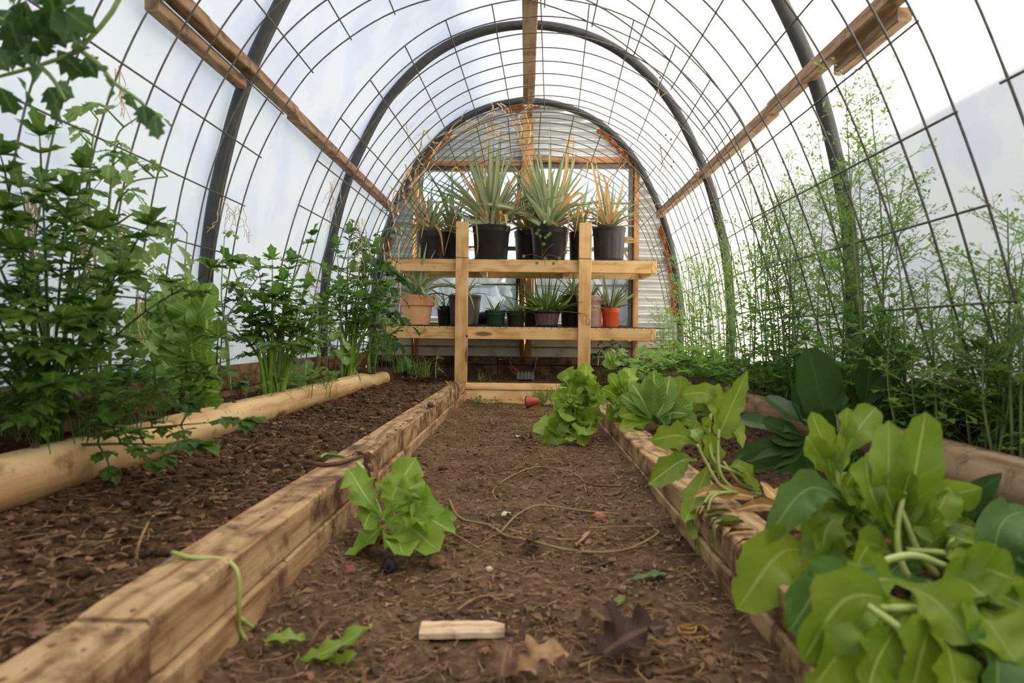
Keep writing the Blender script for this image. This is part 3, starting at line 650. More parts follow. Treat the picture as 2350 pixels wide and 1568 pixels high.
# ------------------------------------------------------------------ timbers and logs
def timber(mb, x0, x1, y0, y1, z0, z1, sd, rough=.004, step=.04, skew=0.):
    n = max(3, int((y1-y0)/step)); secs = []; hw, hh = (x1-x0)/2, (z1-z0)/2; cx, cz = (x0+x1)/2, (z0+z1)/2; c = .004
    base = []
    for a, b in ((-hw, -hh), (hw, -hh), (hw, hh), (-hw, hh)):
        pass
    per = [(-hw+c, -hh), (0, -hh), (hw-c, -hh), (hw, -hh+c), (hw, -hh*.3), (hw, hh*.4), (hw, hh-c), (hw-c, hh), (hw*.35, hh), (-hw*.35, hh), (-hw+c, hh), (-hw, hh-c), (-hw, 0), (-hw, -hh+c)]
    for i in range(n+1):
        y = lerp(y0, y1, i/n); e = 1-.04*(i in (0, n))
        secs.append([V((cx+skew*(i/n-.5)+a*e+rough*2*fb(y*9+k*3.1, sd, 1., 3), y, cz+b*e+rough*2*fb(y*9+k*2.3, sd+40, 1., 3))) for k, (a, b) in enumerate(per)])
    loft(mb, secs)
t = thing('bed_timber_edging', (-.445, 2.2, 0), 'worn stacked timber edging between the path and the dug bed', 'timber edging')
for x0, x1, y0, y1, z0, z1, sk in ((-.492, -.402, -.3, .730, .072, .141, 0), (-.494, -.405, .74, 1.78, .072, .142, .004), (-.50, -.412, 1.79, 3.0, .07, .139, .0), (-.498, -.412, 3.005, 4.735, .07, .139, 0)):
    mb = MB(); timber(mb, x0, x1, y0, y1, z0, z1, y0*3+1, .0012, .035, sk); mb.build('board', M_timber_y, t, smooth=False)
for x0, x1, y0, y1, z0, z1 in ((-.49, -.398, -.3, 1.15, -.02, .070), (-.49, -.402, 1.16, 2.62, -.02, .069), (-.495, -.405, 2.63, 4.735, -.02, .068)):
    mb = MB(); timber(mb, x0, x1, y0, y1, z0, z1, y0*5+2, .0012, .04); mb.build('board', M_timber_y, t, smooth=False)
t = thing('bed_timber_edging', (.42, 2.2, 0), 'stacked timber edging between the path and the lettuce bed', 'timber edging')
for x0, x1, y0, y1, z0, z1 in ((.368, .472, -.3, 1.42, .045, .104), (.366, .47, 1.425, 2.66, .045, .101), (.37, .472, 2.665, 4.735, .044, .10)):
    mb = MB(); timber(mb, x0, x1, y0, y1, z0, z1, y0*3+7, .001, .05); mb.build('board', M_timber_y, t, smooth=False)
for x0, x1, y0, y1, z0, z1 in ((.362, .472, -.3, 2.0, -.03, .043), (.364, .472, 2.01, 4.735, -.03, .042)):
    mb = MB(); timber(mb, x0, x1, y0, y1, z0, z1, y0*5+9, .001, .05); mb.build('board', M_timber_y, t, smooth=False)
t = thing('bed_end_board', (0, 4.77, 0), 'pale pine kerb of two boards across the far end of the path', 'timber edging')
for x0, x1, z0, z1, dy in ((-.50, .48, .085, .131, 0), (-.50, .48, -.02, .083, .006)):
    mb = MB(); box(mb, x0, x1, 4.735+dy, 4.778+dy, z0, z1, .003); mb.build('board', M_pine_x, t)
def log(lab, x, z, y0, y1, r, m, sd, cuts=()):
    t = thing('landscape_log', (x, (y0+y1)/2, z-r), lab, 'log')
    mb = MB(); secs = []; n = int((y1-y0)/.02); k_ = 20
    for i in range(n+1):
        y = lerp(y0, y1, i/n); e = 1-.16*math.exp(-min(i, n-i)*1.2)
        for c_, d_ in cuts: e -= d_*math.exp(-((y-c_)/.012)**2)
        ring = []
        for k in range(k_):
            a = 2*math.pi*k/k_; rr_ = r*e*(1+.06*fb(y*3+5*math.cos(a), sd+5*math.sin(a), 1., 2)+.02*fb(y*20, k*.7+sd, 1., 2)); zz = math.sin(a)
            if zz > .8: zz = .8+(zz-.8)*.4
            ring.append(V((x+rr_*math.cos(a)+.012*fb(y, sd, 1.2), y, z+rr_*zz)))
        secs.append(ring)
    loft(mb, secs); o = mb.build('log', m, t); return t
l1 = log('pale peeled log edging the dug bed, near length', -.945, .182, .3, 1.765, .054, M_log, 1)
l2 = log('pale peeled log edging the dug bed, long length with a nail on top', -.95, .184, 1.775, 4.02, .053, M_log, 2, ((2.14, .05), (2.70, .08), (3.5, .03)))
l3 = log('short pale log stub at the far end below the shelf corner', -.96, .165, 4.05, 4.62, .05, M_log, 3)
l4 = log('grey weathered log edging the lettuce bed, near length', .955, .182, .3, 2.69, .056, M_log_r, 4)
l5 = log('grey weathered log edging the lettuce bed, far length', .95, .178, 2.70, 3.5, .054, M_log_r, 5, ((2.72, .06),))
for p, lab in ((P(110+0, 1012, 1.30), 'rusty bolt head on the near pale log'), (P(10, 1055, 1.17), 'rusty washer bolt at the frame edge on the pale log'), (P(537, 931, 2.2), 'small rusty nail standing in the pale log')):
    t = thing('rusty_bolt', (p.x, p.y, .22), lab, 'bolt'); x = -.945
    mb = MB(); lathe(mb, (x, p.y, .222), [(.0, .016), (.006, .016), (.007, .012), (.007, .004), (.011, .003), (.012, -.002), (.004, -.003), (.004, -.02)], 8); mb.build('bolt', simple('rust', srgb(84, 58, 44), .8), t)
# ------------------------------------------------------------------ shelf
S = thing('plant_shelf', (0, 5.05, .13), 'two-tier pine shelf on two front posts with green wire decks, before the end wall', 'shelf')
def bx(name, m, *a, parent=S, b=.003):
    mb = MB(); box(mb, *a, b); return mb.build(name, m, parent, smooth=False)
xl = P(1059, 690, 4.81).x; xr = P(1342, 690, 4.81).x
zt = P(1059, 508, 4.81).z
po1 = bx('post', M_pine_z, xl-.0445, xl+.0445, 4.81, 4.848, .10, zt); po2 = bx('post', M_pine_z, xr-.0445, xr+.0445, 4.81, 4.848, .08, zt-.003)
TOPS = (1.003, .524)
for zt_ in TOPS:
    bx('front_rail', M_pine_x, -.955, .884, 4.849, 4.887, zt_-.089, zt_)
    bx('back_rail', M_pine_x, -.955, .884, 5.34, 5.378, zt_-.089, zt_)
    bx('side_rail', M_pine_y, -.994, -.956, 4.849, 5.378, zt_-.089, zt_); bx('side_rail', M_pine_y, .885, .923, 4.849, 5.378, zt_-.089, zt_)
    for x in (-.32, .30): bx('joist', M_pine_y, x-.019, x+.019, 4.888, 5.339, zt_-.089, zt_-.002)
    mb = MB(); zz = zt_+.003
    for i in range(38): x = -1.0+i*.053; tube(mb, [(x, 4.846, zz-.006), (x, 4.852, zz), (x, 5.37, zz)], .0016, n=4)
    for j in range(11): y = 4.85+j*.052; tube(mb, [(-1.02, y, zz+.003), (.0, y, zz+.0022), (1.06, y, zz+.003)], .0016, n=4)
    mb.build('wire_deck', M_greenwire, S)
    rr = random.Random(int(zt_*100))
    if zt_ < .8:
        mb = MB()
        for i in range(35):
            x = -.93+i*.053
            if abs(x-xl) > .06 and abs(x-xr) > .06: tube(mb, [(x, 4.842, zt_-.008+rr.uniform(-.003, .003)), (x+.002, 4.851, zt_-.001)], .003, n=4)
        o = mb.build('staple', simple('rusty_staple', srgb(120, 82, 52), .7), S); o['kind'] = 'stuff'
    for x in (xl, xr):  # wire tied round the post
        if zt_ > .8:
            mb = MB(); z = zt_+.008; tube(mb, [(x-.047, 4.85, z), (x-.046, 4.807, z), (x+.046, 4.807, z-.003), (x+.047, 4.85, z-.003)], .002, n=4); mb.build('tie_wire', M_greenwire, S)
    mb = MB()
    for x0, x1 in ((-.9, .85),):
        for i in range(9):
            x = rr.uniform(x0, x1)
            if abs(x-xl) > .07 and abs(x-xr) > .07: blob(mb, (x, 4.848, zt_-rr.choice([.02, .068])), .0028, rr, 0, (1, .4, 1))
    o = mb.build('nail_heads', M_ink, S); o['kind'] = 'stuff'
# ink stamps and knots on the posts (illegible strokes in the photo)
rr = random.Random(4)
def stamp(cx, cz, y, nx_, rows, w_, h, vert=False, par=None):
    mb = MB()
    for r in range(rows):
        for i in range(nx_):
            if rr.random() < .2: continue
            a = (i/(nx_-1)-.5)*w_; b = (r-(rows-1)/2)*h*1.5
            for q in range(2):
                dx, dz = rr.uniform(-.0015, .0015), rr.uniform(-h*.3, h*.3); hw, hz = rr.choice([(.0016, .0005), (.0005, h*.35)])
                X, Z = (cx+a+dx, cz+b+dz) if not vert else (cx+b+dz, cz+a+dx)
                box(mb, X-hw, X+hw, y-.0004, y+.0004, Z-hz, Z+hz, .0001)
    o = mb.build('ink_stamp', M_ink, par or S, smooth=False); o['kind'] = 'stuff'; return o
q = P(1343, 652, 4.81); stamp(q.x, q.z, 4.8095, 6, 1, .034, .005, par=po2)
q = P(1341, 725, 4.81); stamp(q.x, q.z, 4.8095, 12, 2, .066, .005, par=po2)
q = P(1127, 766, 4.849); stamp(q.x, q.z, 4.8485, 10, 2, .06, .006, True)
q = P(1349, 738, 4.81); mb = MB(); tube(mb, [V((q.x+.014*math.cos(a/16*6.283), 4.8095, q.z+.022*math.sin(a/16*6.283))) for a in range(17)], .0014, n=4, cap=False); mb.build('knot_ring', M_ink, po2)
q = P(1071, 772, 4.81); mb = MB(); blob(mb, (q.x, 4.811, q.z), .011, rr, 1, (.7, .25, 1)); mb.build('knot', M_ink, po1)
# ------------------------------------------------------------------ pots
def pot(t, c, rt, rb, h, m, kind='nursery', n=44):
    x, y, z = c
    rim = .012 if kind != 'terra' else .076*h/.217
    mb = MB()
    if kind == 'terra':
        pr = [(rb*.2, 0), (rb*.94, 0), (rb, .008), (lerp(rb, rt*.9, 1-rim/h), h-rim-.001), (rt*.955, h-rim), (rt*.965, h-rim+.004), (rt*.995, h-.006), (rt*1.012, h-.003), (rt*1.01, h), (rt*.95, h), (rt*.9, h-.03)]
        lathe(mb, c, [p for p in pr[:4]], n); mb.build('body', m, t); mb = MB(); lathe(mb, c, pr[3:], n); o = mb.build('rim', M_terrarim, t); o['label'] = 'broad collar rim'
    elif kind == 'ribbed':
        N_ = 88; pr = [(rb*.2, 0), (rb*.96, 0), (rb, .006)]; 
        for k in range(1, 9): pr.append((lerp(rb, rt*.95, k/9), h*.78*k/9))
        i0 = 3; i1 = len(pr)
        pr += [(rt*.955, h*.80), (rt*.97, h*.84), (rt*.97, h*.87), (rt*.985, h*.88), (rt*.985, h*.93), (rt*1.0, h*.94), (rt*1.01, h*.99), (rt, h), (rt*.95, h), (rt*.92, h-.03)]
        def md(i, a):
            if i0 <= i < i1: 
                s = math.sin(a*11); return 1-.022*(max(0, s)**.35 if s > 0 else 0)*(1 if i < i1-1 else .4)
            return 1
        lathe(mb, c, pr, 132, md); mb.build('body', m, t)
    elif kind == 'barrel':
        for k in range(16):
            mb = MB(); a0 = 2*math.pi*(k+.04)/16; a1 = 2*math.pi*(k+.96)/16; vs_ = []
            for zz in (h*.12, h*.45, h*.82):
                r = lerp(rb, rt, zz/h)
                for a in (a0, (a0+a1)/2, a1): vs_.append(V((x+r*math.cos(a), y+r*math.sin(a), z+zz)))
                for a in (a1, a0): vs_.append(V((x+(r-.012)*math.cos(a), y+(r-.012)*math.sin(a), z+zz)))
            fs = [(i*5+k_, i*5+(k_+1) % 5, i*5+5+(k_+1) % 5, i*5+5+k_) for i in range(2) for k_ in range(5)]+[(4, 3, 2, 1, 0), (10, 11, 12, 13, 14)]
            mb.add(vs_, fs); mb.build('stave', M_barrel, t, smooth=False)
        for z0, z1, nm in ((0, h*.15, 'hoop_band'), (h*.79, h, 'hoop_band')):
            mb = MB(); r0 = lerp(rb, rt, z0/h)+.005; r1 = lerp(rb, rt, z1/h)+.005
            lathe(mb, c, [(r0-.03, z0), (r0, z0), (r1, z1), (r1-.012, z1), (r1-.02, z1-.03)], n); mb.build(nm, m, t)
        mb = MB(); lathe(mb, c, [(rb-.012, h*.1), (rt-.014, h*.85)], n); mb.build('liner', M_black, t)
    else:
        pr = [(rb*.2, 0), (rb*.95, 0), (rb, .006), (lerp(rb, rt*.96, .82), h*.82), (rt*.965, h*.83), (rt*.975, h*.84), (rt*.985, h-.008), (rt, h-.006), (rt*1.01, h-.002), (rt, h), (rt*.95, h), (rt*.93, h-.03)]
        lathe(mb, c, pr, n); mb.build('body', m, t)
    mb = MB(); rs = rt*.95; rr = random.Random(int(x*999)); lathe(mb, c, [(0.001, h-.016), (rs*.5, h-.014), (rs, h-.02)], 20, lambda i, a: 1+0*a); mb.build('potting_soil', M_potsoil, t)
def fan(t, base, n, L0, L1, hw, m, rnd, el=(15, 85), shape='lance', cup=.5, droop=.25, r0=.02, dry=None, mdry=None, thick=0., az=None, part='leaf'):
    b = V(base)
    for k in range(n):
        a = k*2.39996+rnd.uniform(-.3, .3) if az is None else rnd.uniform(*az); e = math.radians(lerp(el[1], el[0], ((k+.5)/n)**.8)+rnd.uniform(-8, 8)); L = rnd.uniform(L0, L1)*(1-.12*abs(k/n-.5))
        d = V((math.cos(a)*math.cos(e), math.sin(a)*math.cos(e), math.sin(e))); rad = V((math.cos(a), math.sin(a), 0))
        dr = droop*rnd.uniform(.4, 1.3)*math.cos(e)
        p0 = b+rad*r0*rnd.uniform(.3, 1); p1 = p0+d*L*.45; p2 = p0+d*L-V((0, 0, dr*L))+rad*dr*L*.2
        isdry = dry and rnd.random() < dry
        if isdry and rnd.random() < .6: p2 = p1+rad*L*.12*rnd.uniform(.2, 1)-V((0, 0, L*rnd.uniform(.15, .4)))
        up = V((0, 0, 1)) if e < 1.2 else -rad
        mb = MB(); leaf(mb, [p0, p1, p2], hw*rnd.uniform(.8, 1.15)*(.7 if isdry else 1), shape, up=-rad*math.sin(e)+V((0, 0, math.cos(e))), ns=10, nx=2, cup=cup, rnd=rnd, thick=thick, ruf=.2 if isdry else 0)
        o = mb.build(part if not isdry else 'dry_leaf', mdry if isdry else m, t)
def hang(t, pts, hw, m, y, rnd, part='dry_leaf', dy=0.):
    mb = MB(); q = [P(u, v, y+(i/max(1, len(pts)-1))*dy) for i, (u, v) in enumerate(pts)]
    leaf(mb, q, hw, 'lance', up=V((0, -1, .2)), ns=14, nx=2, cup=.4, rnd=rnd, twist=rnd.uniform(-.6, .6)); mb.build(part, m, t)
ZT, ZB = TOPS[0]+.007, TOPS[1]+.007
def at_shelf(u, y, z): return V((P(u, 590 if z > .8 else 747, y).x, y, z))
def pxw(y): return y/F_PX
def potted(name, lab, cat, u, y, z, rt_px, rb_px, h_px, m, kind, group=None):
    c = at_shelf(u, y, z); s = pxw(y); t = thing(name, c, lab, cat, group); pot(t, c, rt_px*s, rb_px*s, h_px*s, m, kind); return t, c+V((0, 0, h_px*s-.012))
G1 = 'pineapple plants on the top shelf'
r1 = random.Random(21); t, b = potted('potted_pineapple', 'small pineapple plant in a black pot at the top shelf end beside the dry vines', 'potted plant', 985, 5.0, ZT, 30, 25, 64, M_black, 'plain', G1)
fan(t, b, 36, .3, .54, .024, M_pineap, r1, el=(5, 88), droop=.3, dry=.12, mdry=M_pinedry)
for pts in ([(976, 520), (957, 498), (958, 520), (952, 588)], [(960, 512), (945, 540), (920, 585)], [(1000, 515), (1012, 540), (1018, 588)], [(985, 520), (974, 516), (966, 550)], [(975, 520), (965, 480), (950, 430), (930, 395)], [(985, 510), (965, 440), (950, 380)], [(980, 505), (950, 470), (945, 430)]):
    hang(t, pts, .012, M_pinedry, 4.9, r1)
t, b = potted('potted_pineapple', 'pineapple plant in a black pot hidden behind the post beside the dry vines', 'potted plant', 1038, 5.2, ZT, 33, 28, 70, M_black, 'plain', G1)
fan(t, b, 22, .35, .6, .025, M_pineap, r1, el=(15, 88), droop=.25, dry=.2, mdry=M_pinedry)
t, b = potted('potted_pineapple', 'largest pineapple plant, in the big smooth black pot beside the post', 'potted plant', 1127, 5.02, ZT, 44, 37, 78, M_black, 'plain', G1)
fan(t, b, 62, .4, .74, .033, M_pineap, r1, el=(18, 88), droop=.22, dry=.12, mdry=M_pinedry)
for pts, mm in (([(1130, 515), (1140, 430), (1148, 330), (1149, 300)], M_pineap), ([(1130, 515), (1150, 420), (1185, 350), (1245, 318)], M_pineap), ([(1132, 512), (1160, 440), (1205, 380), (1240, 335)], M_pinedry), ([(1120, 512), (1075, 470), (1010, 430)], M_pineap), ([(1118, 512), (1060, 495), (970, 385)], M_pineap),
                ([(1122, 512), (1085, 440), (1050, 385), (1036, 400), (1025, 445)], M_pinedry), ([(1110, 515), (1095, 478), (1093, 500), (1097, 560), (1093, 590)], M_pinedry), ([(1150, 500), (1147, 455), (1144, 490), (1148, 565)], M_pinedry),
                ([(1140, 515), (1180, 470), (1196, 430), (1185, 480), (1160, 535)], M_pinedry), ([(1120, 512), (1107, 405), (1104, 350), (1117, 330)], M_pinedry), ([(1120, 510), (1070, 455), (1060, 460), (1040, 510), (1018, 590)], M_pinedry), ([(1140, 515), (1165, 510), (1120, 525), (1098, 535)], M_pineap)):
    hang(t, pts, .02 if mm is M_pineap else .013, mm, 4.92, r1, 'leaf' if mm is M_pineap else 'dry_leaf')
t, b = potted('potted_pineapple', 'pineapple plant in a black pot behind the big smooth pot, mostly hidden', 'potted plant', 1215, 5.22, ZT, 36, 30, 74, M_black, 'plain', G1)
fan(t, b, 24, .4, .62, .025, M_pineap, r1, el=(18, 88), droop=.25, dry=.2, mdry=M_pinedry)
t, b = potted('potted_pineapple', 'pineapple plant with a pale cut stalk, in a smooth black pot trailing a geranium', 'potted plant', 1260, 4.99, ZT, 43, 36, 74, M_black, 'plain', G1)
fan(t, b, 58, .38, .7, .032, M_pineap, r1, el=(15, 88), droop=.22, dry=.12, mdry=M_pinedry)
for pts, mm, wd in (([(1240, 515), (1180, 480), (1110, 468), (1035, 475)], M_pineap, .024), ([(1262, 515), (1262, 420), (1262, 275)], M_pineap, .022), ([(1258, 515), (1235, 430), (1212, 350)], M_pineap, .024), ([(1270, 515), (1300, 430), (1323, 350)], M_pineap, .024), ([(1252, 512), (1225, 470), (1196, 425)], M_pineap, .022),
                    ([(1270, 515), (1305, 460), (1335, 445), (1330, 480), (1317, 550)], M_pinedry, .014), ([(1275, 515), (1300, 455), (1305, 450), (1304, 530), (1292, 620)], M_pinedry, .014), ([(1250, 490), (1222, 420), (1195, 330), (1170, 240)], M_pinedry, .014), ([(1268, 500), (1298, 400), (1303, 330), (1316, 322), (1310, 400)], M_pinedry, .016),
                    ([(1240, 520), (1255, 560), (1285, 595)], M_pineap, .012), ([(1276, 505), (1278, 520), (1275, 535), (1280, 560)], M_pinedry, .012)):
    hang(t, pts, wd, mm, 4.9, r1, 'leaf' if mm is M_pineap else 'dry_leaf')
mb = MB(); tube(mb, [P(1277, 505, 4.93), P(1266, 470, 4.92), P(1257, 412, 4.92)], .009, .0085, 8); o = mb.build('cut_stalk', M_vine, t); o['label'] = 'pale dry cut stalk'
rr = random.Random(8)
g = thing('trailing_geranium', P(1248, 600, 4.82), 'small cut-leaved geranium trailing over the top rail from the pot with the cut stalk', 'plant')
for pts in ([(1244, 590), (1243, 560), (1236, 530)], [(1244, 590), (1255, 572), (1270, 560)], [(1244, 592), (1220, 584), (1202, 588)], [(1244, 592), (1262, 585), (1282, 592)], [(1244, 592), (1250, 600), (1252, 612)]):
    mb = MB(); tube(mb, catmull([P(u, v, 4.825) for u, v in pts], 8), .0018, n=4); mb.build('stem', M_twig, g)
for u, v in ((1236, 528), (1240, 542), (1232, 536), (1258, 540), (1262, 536), (1202, 588), (1232, 604), (1252, 594), (1270, 605), (1284, 592), (1252, 545), (1298, 580), (1248, 560)):
    mb = MB(); c = P(u, v, 4.815)
    for k in range(7):
        a = k/7*6.28; leaflet(mb, c, V((math.cos(a), -.25, math.sin(a))), V((0, -1, 0)), .016, .005, 1, .1, .1)
    mb.build('leaf', M_lettuce3, g)
t, b = potted('potted_pineapple', 'dark potted pineapple behind the post beside the ribbed pot', 'potted plant', 1326, 5.18, ZT, 21, 18, 72, M_black, 'plain', G1)
fan(t, b, 20, .35, .55, .019, M_pineap, r1, el=(25, 88), droop=.2, dry=.35, mdry=M_pinedry)
t, b = potted('potted_pineapple', 'half dried pineapple plant in the ribbed black pot on the top shelf end', 'potted plant', 1397, 5.0, ZT, 38, 33, 77, M_black, 'ribbed', G1)
fan(t, b, 44, .28, .5, .02, M_pineap, r1, el=(10, 88), droop=.3, dry=.5, mdry=M_pinedry)
for pts in ([(1400, 515), (1395, 440), (1378, 400), (1365, 480)], [(1405, 515), (1425, 440), (1435, 390)], [(1400, 515), (1410, 490), (1430, 492), (1445, 520)], [(1385, 515), (1370, 430), (1352, 360), (1345, 420)], [(1398, 515), (1390, 450), (1400, 410), (1440, 370)], [(1395, 512), (1380, 440), (1362, 345)]):
    hang(t, pts, .013, M_pinedry, 4.93, r1)
t = thing('dry_leaf_bundle', P(1445, 560, 5.1), 'broken dry leaf bundle sticking out beside the ribbed black pot', 'dry leaves')
for pts in ([(1425, 553), (1450, 550), (1478, 562)], [(1428, 556), (1455, 556), (1470, 558)], [(1430, 550), (1446, 545), (1462, 556)], [(1426, 560), (1438, 590), (1444, 596)]): hang(t, pts, .012, M_pinedry, 5.1, r1)
# lower shelf
t, b = potted('potted_pineapple', 'pineapple plant in the terracotta pot at the lower shelf end', 'potted plant', 957, 4.98, ZB, 41, 29, 68, M_terra, 'terra')
fan(t, b, 34, .26, .5, .022, M_pineap, random.Random(33), el=(4, 84), droop=.35, dry=0)
for pts, mm, wd in (([(955, 675), (935, 635), (900, 580)], M_pineap, .018), ([(950, 675), (925, 645), (865, 620)], M_pineap, .016), ([(945, 676), (915, 668), (862, 665)], M_pineap, .014), ([(957, 675), (960, 640), (962, 615)], M_pineap, .014), ([(965, 672), (1000, 640), (1045, 632)], M_pineap, .018), ([(970, 675), (1005, 655), (1050, 655)], M_pineap, .014), ([(962, 672), (985, 625), (1015, 595)], M_pineap, .016), ([(955, 672), (945, 620), (925, 585)], M_pineap, .017), ([(955, 672), (935, 650), (918, 642)], M_pinedry, .01), ([(995, 676), (1003, 690), (1002, 722)], M_pinedry, .01)):
    hang(t, pts, wd, mm, 4.93, r1, 'leaf' if mm is M_pineap else 'dry_leaf')
t, b = potted('potted_seedling', 'thin-leaved plant in a plain black pot beside the terracotta pot', 'potted plant', 1021, 5.12, ZB, 19, 15, 45, M_black, 'plain')
fan(t, b, 9, .12, .22, .008, M_pineap, r1, el=(20, 80), droop=.2)
t, b = potted('potted_pineapple', 'pineapple plant in the tall ribbed grey pot behind the lower part of the post', 'potted plant', 1066, 5.04, ZB, 38, 31, 70, M_greypot, 'ribbed')
fan(t, b, 12, .18, .34, .013, M_pineap, r1, el=(5, 70), droop=.4)
t = thing('empty_pot', at_shelf(1108, 5.16, ZB), 'empty black pot lying on its side behind the green pot', 'pot'); c = at_shelf(1108, 5.16, ZB)+V((-.06, .02, .058))
mb = MB(); lathe(mb, c, [(.002, 0), (.042, 0), (.056, .12), (.058, .12), (.052, .118), (.04, .01)], 32, None, Matrix.Rotation(math.radians(85), 3, 'Y')); mb.build('body', M_black, t)
for u, y, rt_, rb_, h, m, lab, n, L, rs in ((1137, 4.98, 24, 19, 36, M_green, 'young aloe with three leaves in the small green pot', 5, (.1, .2), 3), (1184, 5.0, 23, 18, 35, M_dkgreen, 'spiky young aloe in the small dark green-black pot beside the barrel planter', 8, (.1, .22), 5)):
    t, b = potted('potted_aloe', lab, 'potted plant', u, y, ZB, rt_, rb_, h, m, 'plain'); fan(t, b, n, *L, .016, M_aloe2, random.Random(rs), el=(20, 75), droop=.15, shape='aloe', thick=.006)
hang(t, [(1178, 712), (1168, 690), (1153, 676)], .012, M_aloe2, 4.97, r1, 'leaf')
t, b = potted('empty_pot', 'black pot in the shade behind the barrel planter', 'pot', 1219, 5.2, ZB, 18, 15, 44, M_black, 'plain')
t, b = potted('potted_aloe', 'bushy bright green aloe in the purple staved barrel planter', 'potted plant', 1255, 4.97, ZB, 31, 23, 38, M_black, 'barrel')
fan(t, b, 62, .16, .36, .0155, M_aloe, random.Random(12), el=(2, 86), droop=.1, shape='aloe', cup=.5, thick=.009, r0=.06)
for pts in ([(1240, 708), (1222, 690), (1210, 686)], [(1245, 710), (1235, 695), (1225, 690)], [(1238, 710), (1215, 708), (1180, 697)], [(1280, 708), (1305, 690), (1318, 665)]): hang(t, pts, .013, M_aloe, 4.9, r1, 'leaf')
t, b = potted('potted_pineapple', 'plant in the tall dark brown printed pot behind the barrel aloe', 'potted plant', 1316, 5.14, ZB, 33, 27, 72, M_brownpot, 'plain'); tb = t
fan(t, b, 16, .2, .36, .015, M_pineap, r1, el=(15, 85), droop=.3)
t, b = potted('potted_aloe', 'aloe in the tall mauve printed pot half hidden by the post', 'potted plant', 1352, 4.98, ZB, 31, 25, 71, M_mauve, 'plain'); tm = t
fan(t, b, 6, .1, .18, .012, M_aloe2, r1, el=(50, 80), droop=.1, shape='aloe', thick=.005, az=(-.6, .6))
def wraptext(txt, size, cu, cv, y, c, rad, m, parent, part):
    "flat lettering bent round the pot wall"
    fc = bpy.data.curves.new('lettering', 'FONT'); fc.body = txt; fc.size = size; fc.align_x = 'CENTER'; fc.align_y = 'CENTER'; fc.resolution_u = 2
    fo = bpy.data.objects.new('lettering', fc); C.objects.link(fo); dg = bpy.context.evaluated_depsgraph_get(); me = bpy.data.meshes.new_from_object(fo.evaluated_get(dg)); bpy.data.objects.remove(fo); bpy.data.curves.remove(fc)
    p = P(cu, cv, y); th0 = math.asin(max(-1, min(1, (p.x-c.x)/rad)))
    for v in me.vertices:
        a = th0+v.co.x/rad; z = p.z+v.co.y; v.co = V((c.x+(rad+.0008)*math.sin(a), c.y-(rad+.0008)*math.cos(a), z))
    me.materials.clear(); me.materials.append(m); o = bpy.data.objects.new(part, me); C.objects.link(o); attach(o, parent); return o
bdy = lambda t: next(c for c in t.children if c.name.startswith('body'))
cb = tb.location; cm_ = tm.location
wraptext('Southern Living', .026, 1318, 701, 5.05, V((cb.x, cb.y, 0)), .102, M_dimprint, bdy(tb), 'lettering'); wraptext('Plant Collection', .016, 1318, 709, 5.05, V((cb.x, cb.y, 0)), .1, M_dimprint, bdy(tb), 'lettering')
wraptext('Southern Living', .026, 1356, 702, 4.9, V((cm_.x, cm_.y, 0)), .0915, M_white, bdy(tm), 'lettering'); wraptext('Plant Collection', .016, 1356, 711, 4.9, V((cm_.x, cm_.y, 0)), .0905, M_white, bdy(tm), 'lettering')
t, b = potted('empty_pot', 'salmon pink pot peeping out behind the mauve pot', 'pot', 1364, 5.17, ZB, 23, 15, 60, M_salmon, 'plain')
t, b = potted('potted_aloe', 'striped aloe in the bright orange pot at the lower shelf end', 'potted plant', 1401, 4.98, ZB, 21, 17, 44, M_orange, 'plain')
fan(t, b, 30, .16, .33, .0125, M_aloe2, random.Random(9), el=(18, 86), droop=.12, shape='aloe', thick=.006, r0=.03)
for pts in ([(1390, 705), (1385, 670), (1385, 628)], [(1408, 706), (1430, 660), (1452, 632)], [(1410, 706), (1440, 685), (1470, 665)]): hang(t, pts, .012, M_aloe2, 4.94, r1, 'leaf')
# strip under the shelf
t = thing('cell_tray', P(1206, 866, 5.0), 'small black ribbed cell pack tipped in the soil under the shelf', 'seed tray')
M_tray = simple('tray_plastic', srgb(66, 68, 72), .45, 0, srgb(50, 50, 52), 20.)
c = P(1206, 868, 4.98)
for k in range(5):
    mb = MB(); x = c.x+(k-2)*.026; secs = [[V((x+a*w_, c.y+.03+b_*w_*2.2+zz*.25, c.z-.01+zz)) for a, b_ in ((-1, -1), (1, -1), (1, 1), (-1, 1))] for zz, w_ in ((0, .0125), (.05, .0105), (.058, .007))]
    loft(mb, secs); mb.build('cell', M_tray, t, smooth=False)
t = thing('tipped_pot', G(1225, 938, .02), 'small red pot with a black inside lying on the path before the end board', 'pot'); c = G(1218, 936, .015)+V((0, 0, .034))
mb = MB(); tl = Matrix.Rotation(math.radians(80), 3, 'Y') @ Matrix.Rotation(.35, 3, 'X'); lathe(mb, c+V((-.02, 0, 0)), [(.0, .075), (.018, .075), (.036, .0)], 26, None, tl); o = mb.build('body', simple('red_plastic', srgb(176, 70, 58), .5), t); o['label'] = 'red outside'
mb = MB(); lathe(mb, c+V((-.02, 0, 0)), [(.036, .0), (.038, -.004), (.040, -.002), (.034, .003), (.016, .07), (.0, .071)], 26, None, tl); o = mb.build('lining', M_black, t); o['label'] = 'black inside and lip'
t = thing('wire_stake', P(1178, 850, 5.05), 'twisted rusty orange wire sticking up from the soil under the shelf', 'wire')
M_rust = simple('rust_wire', srgb(150, 84, 44), .7)
for pts in ([(1184, 862), (1182, 848), (1174, 838), (1170, 826), (1176, 820), (1171, 822)], [(1184, 860), (1188, 850), (1182, 846)], [(1184, 862), (1168, 842)]):
    mb = MB(); tube(mb, catmull([P(u, v, 5.05) for u, v in pts], 14), .0028, n=5); mb.build('wire', M_rust, t)
t = thing('straw_stalk', P(1226, 850, 4.97), 'thin dry stalk rising from the black cell pack', 'dry stem')
